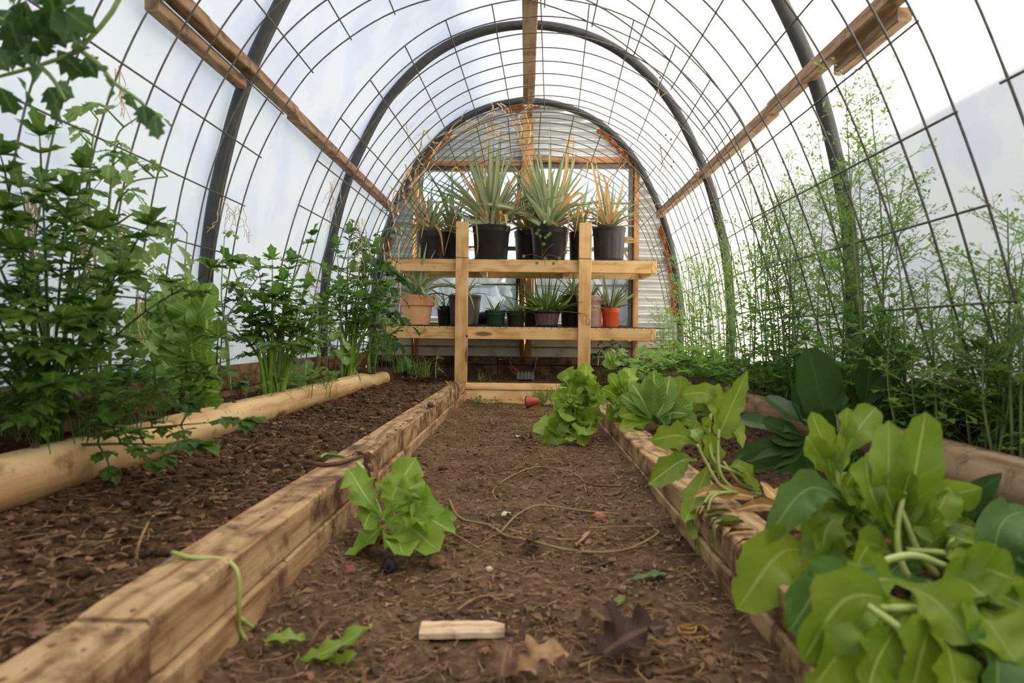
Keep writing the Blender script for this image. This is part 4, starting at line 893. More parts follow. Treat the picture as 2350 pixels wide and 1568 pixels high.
mb = MB(); tube(mb, catmull([P(1226, 852, 4.97), P(1231, 825, 4.97), P(1230, 795, 4.97), P(1229, 770, 5.0)], 10), .0022, n=4); mb.build('stem', M_straw, t)
# ------------------------------------------------------------------ lettuces and other leafy plants
WS = dict(lettuce=.66, leaf=.75, roma=.85, spin=.8)
def leaves(t, specs, y, m, shape, rnd, up=None, ns=14, nx=4, stalk=None, part='leaf', **kw):
    "specs: (half width px at depth, [(u,v[,dy]) ...]); points are photo pixels at depth y+dy"
    for sp in specs:
        wpx, pts = sp[0], sp[1]; mm = sp[2] if len(sp) > 2 else m; k2 = dict(kw); k2.update(sp[3] if len(sp) > 3 else {})
        q = [P(p[0], p[1], y+(p[2] if len(p) > 2 else 0)) for p in pts]
        mb = MB(); leaf(mb, q, wpx*WS.get(shape, 1)*pxw(y), k2.pop('shape', shape), up=k2.pop('up', up) or V((rnd.uniform(-.3, .3), -1, .5)), ns=ns, nx=nx, rnd=rnd, twist=rnd.uniform(-.7, .7) if shape == 'lettuce' else rnd.uniform(-.2, .2), **k2); mb.build(part, mm, t)
def rosette(t, c, n, L0, L1, hw, m, rnd, el=(10, 80), shape='lettuce', az=None, ns=12, nx=4, droop=.3, zmin=None, **kw):
    c = V(c)
    for k in range(n):
        a = k*2.39996+rnd.uniform(-.4, .4) if az is None else rnd.uniform(*az); e = math.radians(lerp(el[1], el[0], ((k+.5)/n))+rnd.uniform(-10, 10)); L = rnd.uniform(L0, L1)
        d = V((math.cos(a)*math.cos(e), math.sin(a)*math.cos(e), math.sin(e))); rad = V((math.cos(a), math.sin(a), 0)); dr = droop*rnd.uniform(.3, 1.3)
        p1 = c+d*L*.5; p2 = c+d*L+rad*L*dr*.4-V((0, 0, L*dr))
        if zmin is not None: p1.z = max(p1.z, zmin+.01); p2.z = max(p2.z, zmin+rnd.uniform(.008, .03))
        mb = MB(); leaf(mb, [c, p1, p2], hw*rnd.uniform(.75, 1.15), shape, up=-rad*math.sin(e)+V((0, 0, math.cos(e)+.05)), ns=ns, nx=nx, rnd=rnd, **kw); mb.build('leaf', m, t)
LT = dict(cup=.3, ruf=.36, rf=3.2, lob=.2, lf=4.5)
rn = random.Random(101)
# path lettuce by the dug-bed timber
t = thing('lettuce_plant', G(905, 1262, .02), 'frilly lettuce sprouting against the timber on the path, dug-bed side', 'lettuce')
leaves(t, [(62, [(880, 1190), (905, 1130), (955, 1050, .03)]), (50, [(880, 1190), (840, 1140), (800, 1075, .05)]), (48, [(885, 1195), (905, 1140), (905, 1090, .06)]), (60, [(890, 1195), (950, 1175), (1045, 1225, -.08)]), (64, [(890, 1200), (930, 1205), (1010, 1265, -.12)]),
           (58, [(885, 1205), (860, 1225), (815, 1275, -.1)]), (55, [(890, 1205), (910, 1230), (925, 1275, -.14)]), (46, [(880, 1195), (930, 1150), (985, 1155, .0)]), (40, [(880, 1190), (850, 1180), (835, 1215, -.04)]), (44, [(885, 1195), (930, 1130), (975, 1105, .03)]), (40, [(885, 1198), (960, 1190), (1050, 1190, 0)])], 1.43, M_lettuce2, 'lettuce', rn, ruf=.5, rf=4, lob=.3, lf=5, cup=.3)
for pts in ([(840, 1110, 1.5), (835, 1080, 1.52), (820, 1062, 1.55)], [(880, 1195, 1.43), (862, 1150, 1.46), (840, 1105, 1.5)]):
    mb = MB(); tube(mb, catmull([P(*p) for p in pts], 8), .004, .005, 6); mb.build('stem', M_pstem, t)
# uprooted wilting plant over the timber
t = thing('wilted_lettuce', G(700, 1480, .01), 'wilted lettuce seedling whose long stem hangs over the timber to the path', 'lettuce')
mb = MB(); tube(mb, catmull([P(395, 1268, .94), P(440, 1280, .93), P(510, 1284, .94), (P(545, 1315, .93)), P(548, 1400, .93), P(552, 1450, .95), P(600, 1500, .96), P(690, 1525, .97), P(770, 1505, .97)], 40), .0034, .0028, 7); mb.build('stem', M_pstem, t)
mb = MB(); tube(mb, catmull([P(552, 1420, .95), P(580, 1440, .98), P(615, 1450, 1.0)], 10), .003, .002, 6); mb.build('stem', M_pstem, t)
mb = MB(); tube(mb, catmull([P(760, 1560, .93), P(790, 1545, .95), P(800, 1520, .96)], 10), .003, .002, 6); mb.build('stem', M_pstem, t)
leaves(t, [(48, [(660, 1520), (740, 1500), (855, 1440, .02)]), (30, [(570, 1480), (640, 1465), (715, 1470, .02)]), (34, [(720, 1560), (670, 1555), (620, 1525, 0)]), (40, [(700, 1530), (760, 1540), (820, 1500, 0)]), (26, [(560, 1440), (548, 1470), (570, 1500)]), (14, [(430, 1290), (400, 1275), (385, 1300)])], .955, M_lettuce2, 'lettuce', rn, ruf=.35, rf=4, lob=.2, lf=5, cup=.3, up=V((0, -.5, 1)))
# far lettuces, lettuce bed
t = thing('lettuce_plant', G(1330, 985, .05), 'big frilly lettuce spilling over the timber onto the far end of the path', 'lettuce')
ls = []
for u, v in ((1290, 870), (1310, 850), (1345, 830), (1360, 860), (1280, 900), (1300, 930), (1270, 930), (1350, 920), (1330, 890), (1380, 900), (1320, 960), (1385, 960), (1285, 955), (1360, 975), (1300, 985), (1345, 1000), (1255, 985), (1225, 1005), (1222, 990), (1240, 1020), (1270, 1025), (1310, 1015), (1340, 1025), (1370, 990), (1295, 850), (1325, 870), (1265, 915), (1340, 905), (1300, 905), (1375, 880), (1260, 960), (1320, 935), (1280, 985), (1390, 925)):
    b = (1345+rn.uniform(-10, 10), 945+rn.uniform(-12, 12)) if v < 960 else (1340+rn.uniform(-20, 20), 975)
    dy = -.0006*(v-930); ls.append((rn.uniform(22, 36), [b+(0,), ((b[0]+u)/2+rn.uniform(-8, 8), (b[1]+v)/2-12, dy*.5-rn.uniform(0, .06)), (u, v, dy-rn.uniform(0, .1))], rn.choice([M_lettuce, M_lettuce2])))
leaves(t, ls, 2.95, M_lettuce, 'lettuce', rn, ns=16, **dict(LT, ruf=.5, lob=.28))
t = thing('lettuce_plant', G(1440, 945, .09), 'pale upright lettuce between the frilly lettuce and the broad-leaved one', 'lettuce')
ls = [(rn.uniform(22, 32), [(1440+rn.uniform(-12, 12), 945, 0), ((1440+u)/2, (945+v)/2-10, -.03), (u, v, rn.uniform(-.12, .1))]) for u, v in ((1395, 860), (1420, 850), (1445, 845), (1455, 880), (1400, 900), (1380, 890), (1470, 900), (1430, 890), (1410, 930), (1460, 940), (1390, 955), (1420, 985), (1405, 975))]
leaves(t, ls, 2.9, M_lettuce2, 'lettuce', rn, ns=16, **LT)
t = thing('leafy_plant', G(1500, 968, .1), 'broad-leaved green romaine standing in the lettuce bed beside the timber', 'lettuce')
ls = [(30, [(1500, 965), (1502, 910), (1500, 850)], M_roma, dict(up=V((0, -1, .1)))), (26, [(1503, 965), (1525, 920), (1538, 862, .03)], M_roma), (26, [(1497, 965), (1475, 920), (1450, 880, .03)], M_roma), (24, [(1495, 965), (1465, 935), (1425, 905, .0)]), (24, [(1505, 965), (1545, 945), (1590, 925, .02)]), (24, [(1505, 965), (1540, 948), (1575, 950, -.06)]), (22, [(1500, 965), (1515, 960), (1525, 975, -.12)], M_lettuce3),
      (30, [(1505, 960, .1), (1555, 905, .12), (1562, 862, .12)], M_lettuce), (30, [(1505, 960, .1), (1545, 920, .12), (1595, 885, .15)], M_lettuce), (24, [(1495, 965), (1460, 950), (1420, 955, -.06)], M_lettuce), (22, [(1500, 968), (1470, 965), (1420, 985, -.1)], M_lettuce2), (20, [(1500, 965), (1490, 900), (1478, 870)], M_roma), (24, [(1505, 965), (1560, 960), (1600, 970, -.05)], M_lettuce2), (18, [(1498, 965), (1470, 975), (1475, 985, -.12)], M_lettuce)]
leaves(t, ls, 2.72, M_roma, 'roma', rn, cup=.3, ruf=.1, rf=2, lob=.05)
t = thing('romaine_lettuce', G(1405, 850, .14), 'small upright romaine beside the post with the ink stamps', 'lettuce')
leaves(t, [(13, [(1405, 850), (1400, 825), (1394, 806)]), (13, [(1407, 850), (1412, 830), (1412, 812, .02)]), (10, [(1408, 850), (1418, 832), (1422, 818)]), (12, [(1402, 850), (1392, 835), (1386, 826)])], 3.9, M_roma, 'roma', rn, cup=.4, ruf=.05)
t = thing('lettuce_plant', G(1600, 930, .1), 'thin pale lettuce leaning in front of the far grey log', 'lettuce')
leaves(t, [(26, [(1580, 960), (1600, 920), (1625, 880)]), (24, [(1580, 960), (1610, 930), (1645, 905)]), (22, [(1580, 960), (1570, 920), (1585, 875)]), (22, [(1582, 960), (1620, 945), (1660, 940)])], 3.05, M_lettuce, 'lettuce', rn, **LT)
t = thing('lettuce_seedling', G(1560, 1010, .1), 'lettuce seedlings beside the timber in front of the broad-leaved romaine', 'lettuce')
leaves(t, [(18, [(1575, 1020), (1590, 990), (1600, 965)]), (16, [(1575, 1020), (1560, 995), (1545, 970)]), (14, [(1575, 1020), (1590, 1000), (1615, 985)]), (9, [(1530, 1000), (1528, 990), (1522, 982)])], 2.2, M_lettuce, 'lettuce', rn, **LT)
# bolted lettuce lying over the timber
t = thing('bolted_lettuce', P(1690, 1130, 1.5), 'bolted lettuce with bare stems bent over the timber, a heart-shaped leaf on top', 'lettuce')
for pts in ([(1745, 1135, 1.5), (1690, 1125, 1.48), (1655, 1090, 1.47), (1648, 1030, 1.48), (1652, 960, 1.5)], [(1745, 1130, 1.52), (1700, 1090, 1.5), (1640, 1060, 1.48), (1628, 1000, 1.5), (1632, 950, 1.52)], [(1740, 1138, 1.5), (1660, 1120, 1.46), (1620, 1060, 1.46), (1600, 1020, 1.46)], [(1735, 1140, 1.49), (1670, 1130, 1.45), (1630, 1150, 1.42), (1622, 1230, 1.4)], [(1730, 1142, 1.49), (1640, 1132, 1.45), (1605, 1180, 1.42)], [(1740, 1130, 1.52), (1700, 1110, 1.5), (1660, 1060, 1.5)]):
    mb = MB(); tube(mb, catmull([P(*p) for p in pts], 16), .004, .003, 6); mb.build('stem', M_pstem, t)
leaves(t, [(42, [(1650, 1000), (1680, 930), (1716, 850, 0)], M_lettuce, dict(shape='leaf', cup=.2, ruf=.1)), (26, [(1652, 985), (1640, 930), (1650, 880)]), (34, [(1652, 950), (1625, 905), (1565, 905, 0)]), (30, [(1655, 1000), (1690, 985), (1705, 1030, -.03)], M_lettuce, dict(shape='leaf')), (44, [(1610, 1030), (1560, 1000), (1492, 1010, -.03)]), (44, [(1600, 1055), (1560, 1060), (1487, 1112, -.05)]), (30, [(1610, 1030), (1600, 1000), (1590, 985, .05)]),
           (40, [(1640, 1040), (1610, 1110), (1580, 1180, -.06)]), (34, [(1640, 1080), (1600, 1140), (1570, 1200, -.1)]), (26, [(1625, 1120), (1600, 1190), (1600, 1275, -.12)], M_roma, dict(shape='leaf')), (24, [(1622, 1140), (1616, 1210), (1614, 1305, -.14)], M_roma, dict(shape='leaf')), (22, [(1610, 1150), (1585, 1190), (1592, 1240, -.12)]), (30, [(1660, 1080), (1700, 1070), (1740, 1130, 0)]), (30, [(1650, 1100), (1640, 1050), (1625, 990)]), (24, [(1640, 1010), (1615, 980), (1630, 960)])], 1.49, M_lettuce, 'lettuce', rn, ruf=.25, rf=3, lob=.2, lf=4, cup=.25)
leaves(t, [(22, [(1730, 1140), (1640, 1128), (1592, 1140, -.02)]), (26, [(1830, 1160, -.1), (1780, 1140, -.05), (1745, 1105, 0)]), (20, [(1800, 1165, -.1), (1740, 1160, -.05), (1690, 1170, -.05)])], 1.46, M_pinedry, 'leaf', rn, ruf=.3, rf=3, part='dry_leaf')
# dark spinach
t = thing('spinach_plant', G(1950, 1030, .1), 'dark green perpetual spinach with upright and sprawling leaves by the grey log', 'spinach')
sp = [(62, [(1945, 1030), (1895, 950), (1856, 800)], M_spin, dict(up=V((0, -1, .1)))), (48, [(1945, 1030), (1880, 980), (1832, 880, .08)]), (44, [(1950, 1030), (1985, 920), (2005, 770, .0)], M_spin, dict(up=V((0, -1, .1)))), (22, [(1950, 1025), (2040, 880), (2095, 790, .05)]), (26, [(1950, 1030), (1970, 950), (1965, 880, .1)]), (26, [(1955, 1030), (2020, 940), (2040, 880, .08)]), (24, [(1950, 1030), (1990, 960), (2015, 930)]), (26, [(1940, 1030), (1930, 930), (1895, 870, .1)]),
      (34, [(1955, 1030), (2040, 990), (2110, 950, -.05)]), (28, [(1955, 1030), (2080, 960), (2240, 920, .0)]), (24, [(1960, 1030), (2080, 920), (2180, 895, .05)]), (26, [(1955, 1030), (2080, 1000), (2190, 1000, .0)]), (20, [(1960, 1030), (2060, 930), (2110, 870, .1)]),
      (32, [(1945, 1040), (1830, 960), (1760, 910, .1)]), (26, [(1945, 1040), (1800, 985), (1690, 960, .1)]), (26, [(1940, 1045), (1830, 1000), (1750, 965, 0)]), (32, [(1940, 1050), (1830, 1020), (1690, 1050, -.05)]), (34, [(1945, 1050), (1830, 1035), (1680, 1085, -.08)]), (26, [(1940, 1045), (1840, 1010), (1770, 1010, -.02)]), (30, [(1945, 1050), (1850, 1060), (1700, 1085, -.12)]), (24, [(1945, 1050), (1860, 1070), (1790, 1100, -.15)]), (26, [(1945, 1050), (1980, 1040), (2030, 1080, -.15)]), (26, [(1950, 1040), (1900, 1000), (1900, 940, -.02)])]
leaves(t, sp, 1.9, M_spin, 'spin', rn, cup=.3, ruf=.12, rf=3.5, lob=.03)
for k in range(12):
    a = rn.uniform(-1.2, 1.2); mb = MB(); c = P(1950, 1040, 1.9); c.z = .1; tube(mb, catmull([c+V((rn.uniform(-.03, .03), rn.uniform(-.03, .03), -.01)), c+V((math.sin(a)*.06, -.03, .08)), c+V((math.sin(a)*.16, -.04, .14))], 6), .004, .003, 5); mb.build('stalk', M_stalkdk, t)
# foreground lettuces
FG = dict(cup=.3, ruf=.3, rf=2.6, lob=.13, lf=3.)

def fillers(t, bases, n, y, u0, u1, v0, v1, wr, rnd, mats):
    ls = []
    for i in range(n):
        b = rnd.choice(bases); tu, tv = rnd.uniform(u0, u1), rnd.uniform(v0, v1); ls.append((rnd.uniform(*wr), [b+(0,), ((b[0]+tu)/2+rnd.uniform(-15, 15), (b[1]+tv)/2-rnd.uniform(10, 50), rnd.uniform(-.02, .05)), (tu, tv, rnd.uniform(-.05, .08))], rnd.choice(mats)))
    leaves(t, ls, y, M_lettuce, 'lettuce', rnd, ns=16, nx=5, **FG)
t = thing('foreground_lettuce', V((.52, 1.08, .09)), 'large blurred lettuce in front of the timber, big leaf drooping over the path', 'lettuce')
leaves(t, [(100, [(1880, 1270), (1790, 1270, -.05), (1690, 1400, -.08)]), (70, [(1960, 1170), (1900, 1210, -.04), (1880, 1330, -.06)]), (62, [(1980, 1180), (1860, 1120, -.04), (1755, 1240, -.05)], M_lettuce3), (60, [(2000, 1200), (1900, 1150), (1790, 1180, 0)]), (70, [(1980, 1290), (1900, 1290, -.06), (1800, 1440, -.1)]), (60, [(1950, 1200), (1940, 1120), (1890, 1080, .05)]), (60, [(1990, 1180), (2030, 1110), (2010, 1040, .05)]), (50, [(1930, 1220), (1880, 1180), (1830, 1160, .05)]),
           (44, [(1920, 1170), (1900, 1050), (1862, 945, 0)]), (44, [(1925, 1120), (1935, 1030), (1945, 935, 0)]), (50, [(1920, 1090), (1960, 1000), (2010, 935, .02)]), (44, [(1920, 1110), (1890, 1060), (1850, 1000, -.02)]), (34, [(1925, 1150), (1950, 1100), (1975, 1060, 0)]), (60, [(1990, 1220), (1930, 1200), (1870, 1260, -.06)]), (55, [(2000, 1180), (1960, 1140), (1900, 1120, 0)]), (50, [(2030, 1200), (1985, 1150), (1930, 1150, .02)])], 1.06, M_lettuce, 'lettuce', rn, ns=18, nx=5, **FG)
fillers(t, [(1950, 1260), (2000, 1270), (1920, 1230)], 16, 1.1, 1800, 2060, 1090, 1330, (38, 62), rn, [M_lettuce, M_lettuce, M_lettuce2])
for pts in ([(1990, 1290, 1.08), (1935, 1200, 1.07), (1922, 1100, 1.06), (1920, 1020, 1.06)], [(2020, 1290, 1.08), (1990, 1200, 1.07), (2010, 1080, 1.06)]):
    mb = MB(); tube(mb, catmull([P(*p) for p in pts], 14), .005, .003, 7); mb.build('stem', M_pstem, t)
t = thing('foreground_lettuce', V((.56, .95, .09)), 'tall blurred lettuce with a long upright yellowish leaf, behind the bare stalks', 'lettuce')
leaves(t, [(75, [(2080, 1280), (2095, 1120), (2125, 945)], M_lettuce, dict(up=V((0, -1, .1)))), (60, [(2060, 1280), (2040, 1150), (2040, 965, .03)]), (60, [(2060, 1270), (2000, 1130), (1985, 1050, .03)]), (60, [(2090, 1280), (2150, 1180), (2180, 1120, .02)]), (55, [(2080, 1280), (2060, 1200), (2030, 1120, -.03)]), (70, [(2090, 1300), (2160, 1230), (2240, 1250, -.03)]), (60, [(2100, 1300), (2180, 1260), (2260, 1300, -.05)]), (55, [(2090, 1290), (2120, 1210), (2160, 1190, -.04)]), (60, [(2070, 1290), (2000, 1250), (1960, 1310, -.06)]), (40, [(2080, 1280), (2065, 1180), (2090, 1080, -.02)]), (44, [(2080, 1280), (2150, 1170), (2210, 1160, .05)]), (50, [(2110, 1300), (2200, 1240), (2290, 1230, .02)])], .93, M_lettuce, 'lettuce', rn, ns=18, nx=5, **FG)
fillers(t, [(2080, 1290), (2120, 1310), (2150, 1300)], 18, .97, 1980, 2290, 1080, 1340, (40, 66), rn, [M_lettuce, M_lettuce, M_lettuce3])
for pts in ([(2170, 1440, .9), (2110, 1360, .9), (2068, 1290, .9), (2060, 1210, .91), (2075, 1130, .92)], [(2150, 1320, .93), (2110, 1270, .92), (2080, 1200, .92), (2060, 1150, .93)], [(2240, 1290, .93), (2170, 1270, .91), (2080, 1262, .92)], [(2230, 1300, .92), (2190, 1240, .92), (2175, 1270, .91)]):
    mb = MB(); tube(mb, catmull([P(*p) for p in pts], 14), .005, .0035, 7); mb.build('stem', M_pstem, t)
t = thing('foreground_lettuce', V((.53, .74, .09)), 'closest blurred lettuce at the lower frame corner, leaves folded over the timber', 'lettuce')
leaves(t, [(110, [(2120, 1400), (1950, 1370, -.03), (1840, 1520, -.06)]), (100, [(2080, 1390), (1960, 1460, -.04), (1850, 1600, -.08)]), (90, [(2010, 1310), (1900, 1330), (1810, 1450, -.03)], M_lettuce3), (90, [(2050, 1330), (2150, 1380, -.03), (2230, 1480, -.06)]), (100, [(2150, 1400), (2120, 1480, -.05), (2090, 1600, -.08)]), (100, [(2200, 1400), (2260, 1420, -.04), (2330, 1520, -.07)]), (90, [(2180, 1360), (2250, 1310), (2330, 1330, -.02)]), (90, [(2220, 1420), (2280, 1480, -.06), (2290, 1600, -.09)], M_lettuce3), (80, [(2100, 1380), (2020, 1500, -.06), (1990, 1590, -.1)]), (80, [(2140, 1350), (2200, 1330), (2260, 1370, -.04)]), (90, [(2250, 1400), (2330, 1440, -.03), (2400, 1540, -.05)]), (80, [(2080, 1340), (2020, 1330), (1950, 1360, .0)]), (90, [(2160, 1420), (2180, 1510, -.07), (2200, 1620, -.1)]), (80, [(2230, 1380), (2300, 1370), (2390, 1420, 0)])], .76, M_lettuce, 'lettuce', rn, ns=18, nx=5, **FG)
fillers(t, [(2150, 1420), (2200, 1430), (2250, 1440)], 20, .78, 1960, 2380, 1300, 1600, (50, 90), rn, [M_lettuce, M_lettuce, M_lettuce3])
for pts in ([(2100, 1490, .72), (2060, 1440, .72), (1990, 1390, .73)], [(2200, 1430, .76), (2120, 1400, .75), (2020, 1395, .74), (1940, 1385, .74)], [(1990, 1300, .8), (2090, 1275, .8), (2170, 1300, .8)]):
    mb = MB(); tube(mb, catmull([P(*p) for p in pts], 14), .005, .004, 7); mb.build('stem', M_pstem, t)
t = thing('foreground_lettuce', V((.72, .95, .1)), 'blue-green blurred lettuce cut by the frame edge in front of the grey log', 'lettuce')
leaves(t, [(70, [(2280, 1330), (2310, 1260), (2370, 1230)], M_lettuce3), (70, [(2290, 1340), (2330, 1290), (2400, 1290, -.03)]), (60, [(2270, 1330), (2300, 1200), (2370, 1170, .05)]), (60, [(2270, 1350), (2260, 1290), (2230, 1210, .05)], M_lettuce), (60, [(2290, 1350), (2260, 1370), (2210, 1370, -.05)], M_lettuce), (70, [(2300, 1350), (2320, 1370), (2360, 1420, -.08)]), (50, [(2260, 1330), (2240, 1260), (2270, 1190, .06)], M_lettuce), (54, [(2210, 1240, .15), (2230, 1150, .12), (2300, 1085, .1)], M_spin, dict(shape='leaf', cup=.2, lob=0, ruf=.05)), (34, [(2215, 1240, .15), (2245, 1200, .12), (2270, 1160, .1)], M_spin, dict(shape='leaf', lob=0)), (40, [(2200, 1220, .1), (2160, 1170, .1), (2110, 1160, .1)], M_lettuce)], .93, M_lettuce3, 'leaf', rn, ns=16, nx=5, **dict(FG, lob=.04))
# mature lettuce behind the pale log
t = thing('romaine_lettuce', P(430, 950, 2.12), 'large romaine bolting behind the pale log under the tomato, puckered leaves', 'lettuce')
R_ = dict(up=V((.2, -1, .1)))
leaves(t, [(49, [(425, 800), (440, 730), (432, 640)], M_roma, R_), (36, [(440, 790), (460, 720), (488, 648)], M_roma, R_), (47, [(420, 800), (380, 730), (362, 668)], M_roma, R_), (52, [(430, 830), (370, 770), (300, 700)]), (45, [(440, 840), (440, 770), (450, 720)], M_roma, R_), (43, [(435, 830), (405, 770), (395, 700, .03)]), (56, [(430, 930), (470, 860), (500, 830, -.04)]), (52, [(430, 940), (455, 900), (505, 900, -.06)]), (49, [(425, 940), (380, 870), (335, 870, -.05)]), (47, [(430, 945), (420, 890), (395, 860, -.08)]), (43, [(430, 945), (470, 930), (480, 960, -.1)]), (43, [(430, 945), (400, 930), (360, 905, -.06)]), (47, [(432, 930), (445, 850), (440, 800, -.05)]), (43, [(430, 945), (440, 900), (470, 870, -.08)]), (39, [(430, 800), (470, 770), (475, 730, -.04)]), (43, [(430, 880), (400, 800), (350, 760, -.03)])], 2.1, M_roma, 'roma', rn, cup=.25, ruf=.32, rf=3, lob=.1, lf=4, ns=16, nx=5)
mb = MB(); tube(mb, [P(430, 955, 2.12), P(432, 880, 2.11), P(430, 790, 2.11)], .02, .012, 8); mb.build('stem', M_pstem, t)
# ------------------------------------------------------------------ celery
def celery(lab, base, tips, rnd, mst, mlf, sc_=1., r=.006):
    t = thing('celery_plant', base, lab, 'celery'); b0 = V(base)
    for tip in tips:
        tip = V(tip); b = b0+V((rnd.uniform(-.03, .03), rnd.uniform(-.03, .03), -.01)); d = tip-b; L = d.length
        ctrl = [b, b+V((d.x*.22, d.y*.22, d.z*.38)), b+V((d.x*.62, d.y*.62, d.z*.76)), tip]; sp = catmull(ctrl, 14)
        mb = MB(); tube(mb, sp[:12], r*rnd.uniform(.8, 1.2), r*.35, 6); tube(mb, sp[11:], r*.35, r*.2, 5); mb.build('stalk', mst, t)
        for k, i in enumerate((8, 10, 12, 14)):
            tt = (sp[i]-sp[i-1]).normalized(); sd = tt.cross(V((0, 0, 1))); sd = sd.normalized() if sd.length > .1 else V((1, 0, 0))
            a = rnd.uniform(0, 6.28); sd2 = sd*math.cos(a)+sd.cross(tt)*math.sin(a)
            if i < 14:
                for sg in (-1, 1): mb = MB(); celery_leaf(mb, sp[i], tt*.5+sd2*sg, (.09 if k else .07)*sc_*rnd.uniform(.8, 1.25), rnd); mb.clamp().build('leaf', mlf, t)
            else: mb = MB(); celery_leaf(mb, sp[i], tt, .12*sc_, rnd); mb.clamp().build('leaf', mlf, t)
    return t
rc = random.Random(55)
cb_ = V((-1.04, 1.47, .21))
tips = [P(u, v, y) for u, v, y in ((30, 560, 1.3), (95, 395, 1.4), (20, 440, 1.35), (150, 530, 1.4), (60, 640, 1.25), (200, 600, 1.4), (300, 580, 1.45), (455, 640, 1.5), (565, 815, 1.5), (130, 770, 1.2), (240, 690, 1.35), (480, 970, 1.45), (385, 1020, 1.3), (120, 900, 1.2), (-60, 500, 1.3), (-90, 640, 1.2), (180, 460, 1.5), (10, 760, 1.15), (60, 500, 1.5), (200, 760, 1.3), (-40, 820, 1.2))]
celery('large dark celery clump spreading over the near pale log', cb_, tips, rc, M_stalkdk, M_celerydk, .92, .0058)
b = P(632, 912, 2.66); b.z = .205
celery('celery clump with pale thick stalks right behind the pale log', b, [P(u, v, y) for u, v, y in ((625, 560+80, 2.66), (700, 580, 2.7), (545, 640, 2.6), (560, 700, 2.6), (600, 660, 2.7), (650, 690, 2.6), (690, 700, 2.65), (740, 700, 2.7), (720, 760, 2.6), (580, 760, 2.55), (660, 640, 2.75), (545, 760, 2.6), (690, 760, 2.55), (630, 720, 2.55), (610, 740, 2.6), (760, 690, 2.75))], rc, M_stalk, M_celery, .95, .011)
b = P(800, 868, 3.85); b.z = .21
celery('celery clump with dark hanging stalks near the end of the pale log', b, [P(u, v, y) for u, v, y in ((775, 600, 3.85), (800, 570, 3.9), (830, 640, 3.85), (850, 600, 3.9), (870, 690, 3.8), (760, 660, 3.8), (790, 690, 3.8), (820, 720, 3.75), (850, 740, 3.8), (745, 720, 3.8), (880, 780, 3.8), (830, 600, 3.95), (870, 640, 3.9), (810, 660, 3.75), (755, 790, 3.7), (880, 720, 3.9))], rc, M_stalk, M_celery, 1.1, .011)
# ------------------------------------------------------------------ tomatoes
def tomato(lab, stems, y, rnd, L=.13, mlf=M_tomato, step=.07, low=.15, cat='tomato plant', nm='tomato_plant', droop=.55):
    q0 = P(stems[0][0][0], stems[0][0][1], y); t = thing(nm, q0, lab, cat)
    for st in stems:
        pts = catmull([P(p[0], p[1], y+(p[2] if len(p) > 2 else 0)) for p in st], 24); mb = MB(); tube(mb, pts, .0045, .0018, 6); mb.build('stem', M_tstem, t)
        acc = 0
        for i in range(1, 25):
            acc += (pts[i]-pts[i-1]).length
            if acc > step*rnd.uniform(.7, 1.3) and i/24 > low or i == 24:
                acc = 0; a = rnd.uniform(0, 6.28); mb = MB(); tomato_leaf(mb, pts[i], V((math.cos(a), math.sin(a), rnd.uniform(.0, .6) if i < 24 else .8)), L*rnd.uniform(.7, 1.2)*(1 if i < 23 else .7), rnd, droop*rnd.uniform(.5, 1.3), 3, .19); mb.clamp().build('leaf', mlf, t)
    return t
rt_ = random.Random(77)
tomato('tall leggy tomato climbing the wire panel beside the near hoop, dry beans behind', [[(215, 930), (225, 760), (218, 600), (205, 470), (212, 330), (225, 275)], [(250, 900), (255, 700), (248, 520), (258, 400), (270, 310), (315, 270)], [(215, 900), (240, 640), (265, 480), (300, 420), (385, 405)], [(200, 900), (190, 700), (195, 560), (160, 480)]], 1.74, rt_, .15, step=.06)
tomato('pale tomato shoot topping out beside the near hoop, behind the romaine', [[(430, 900), (428, 700), (425, 600), (430, 535)], [(380, 900), (370, 760), (385, 660), (340, 620)]], 2.2, rt_, .13)
tomato('slim pale tomato beside the near hoop, between the romaine and the pale-stalked celery', [[(530, 900), (520, 760), (508, 680), (515, 545)], [(525, 880), (520, 740), (560, 680), (590, 640)]], 2.5, rt_, .13)
tomato('low pale tomato growth between the two far celery clumps', [[(700, 880), (690, 800), (700, 740), (690, 680)], [(690, 880), (670, 830), (720, 790), (760, 760)], [(710, 880), (735, 820), (720, 750), (740, 710)]], 3.2, rt_, .17, step=.055)
tomato('dense dark tomato against the far hoop beside the shelf', [[(850, 870), (845, 720), (835, 600), (822, 520)], [(860, 860), (870, 700), (862, 600), (875, 545)], [(845, 860), (855, 760), (885, 690), (895, 620)]], 4.3, rt_, .2, M_tomatodk, .07)
t = tomato('young tomato seedling standing in front of the shelf post', [[(1000, 868), (1000, 840), (1003, 818)]], 4.7, rt_, .07, step=.035, low=.3)
tomato('low green tomato seedling under the shelf beside the stamped post', [[(1372, 840), (1375, 815), (1385, 790)], [(1395, 840), (1392, 815), (1402, 788)]], 4.85, rt_, .11, M_tomatodk, .04)
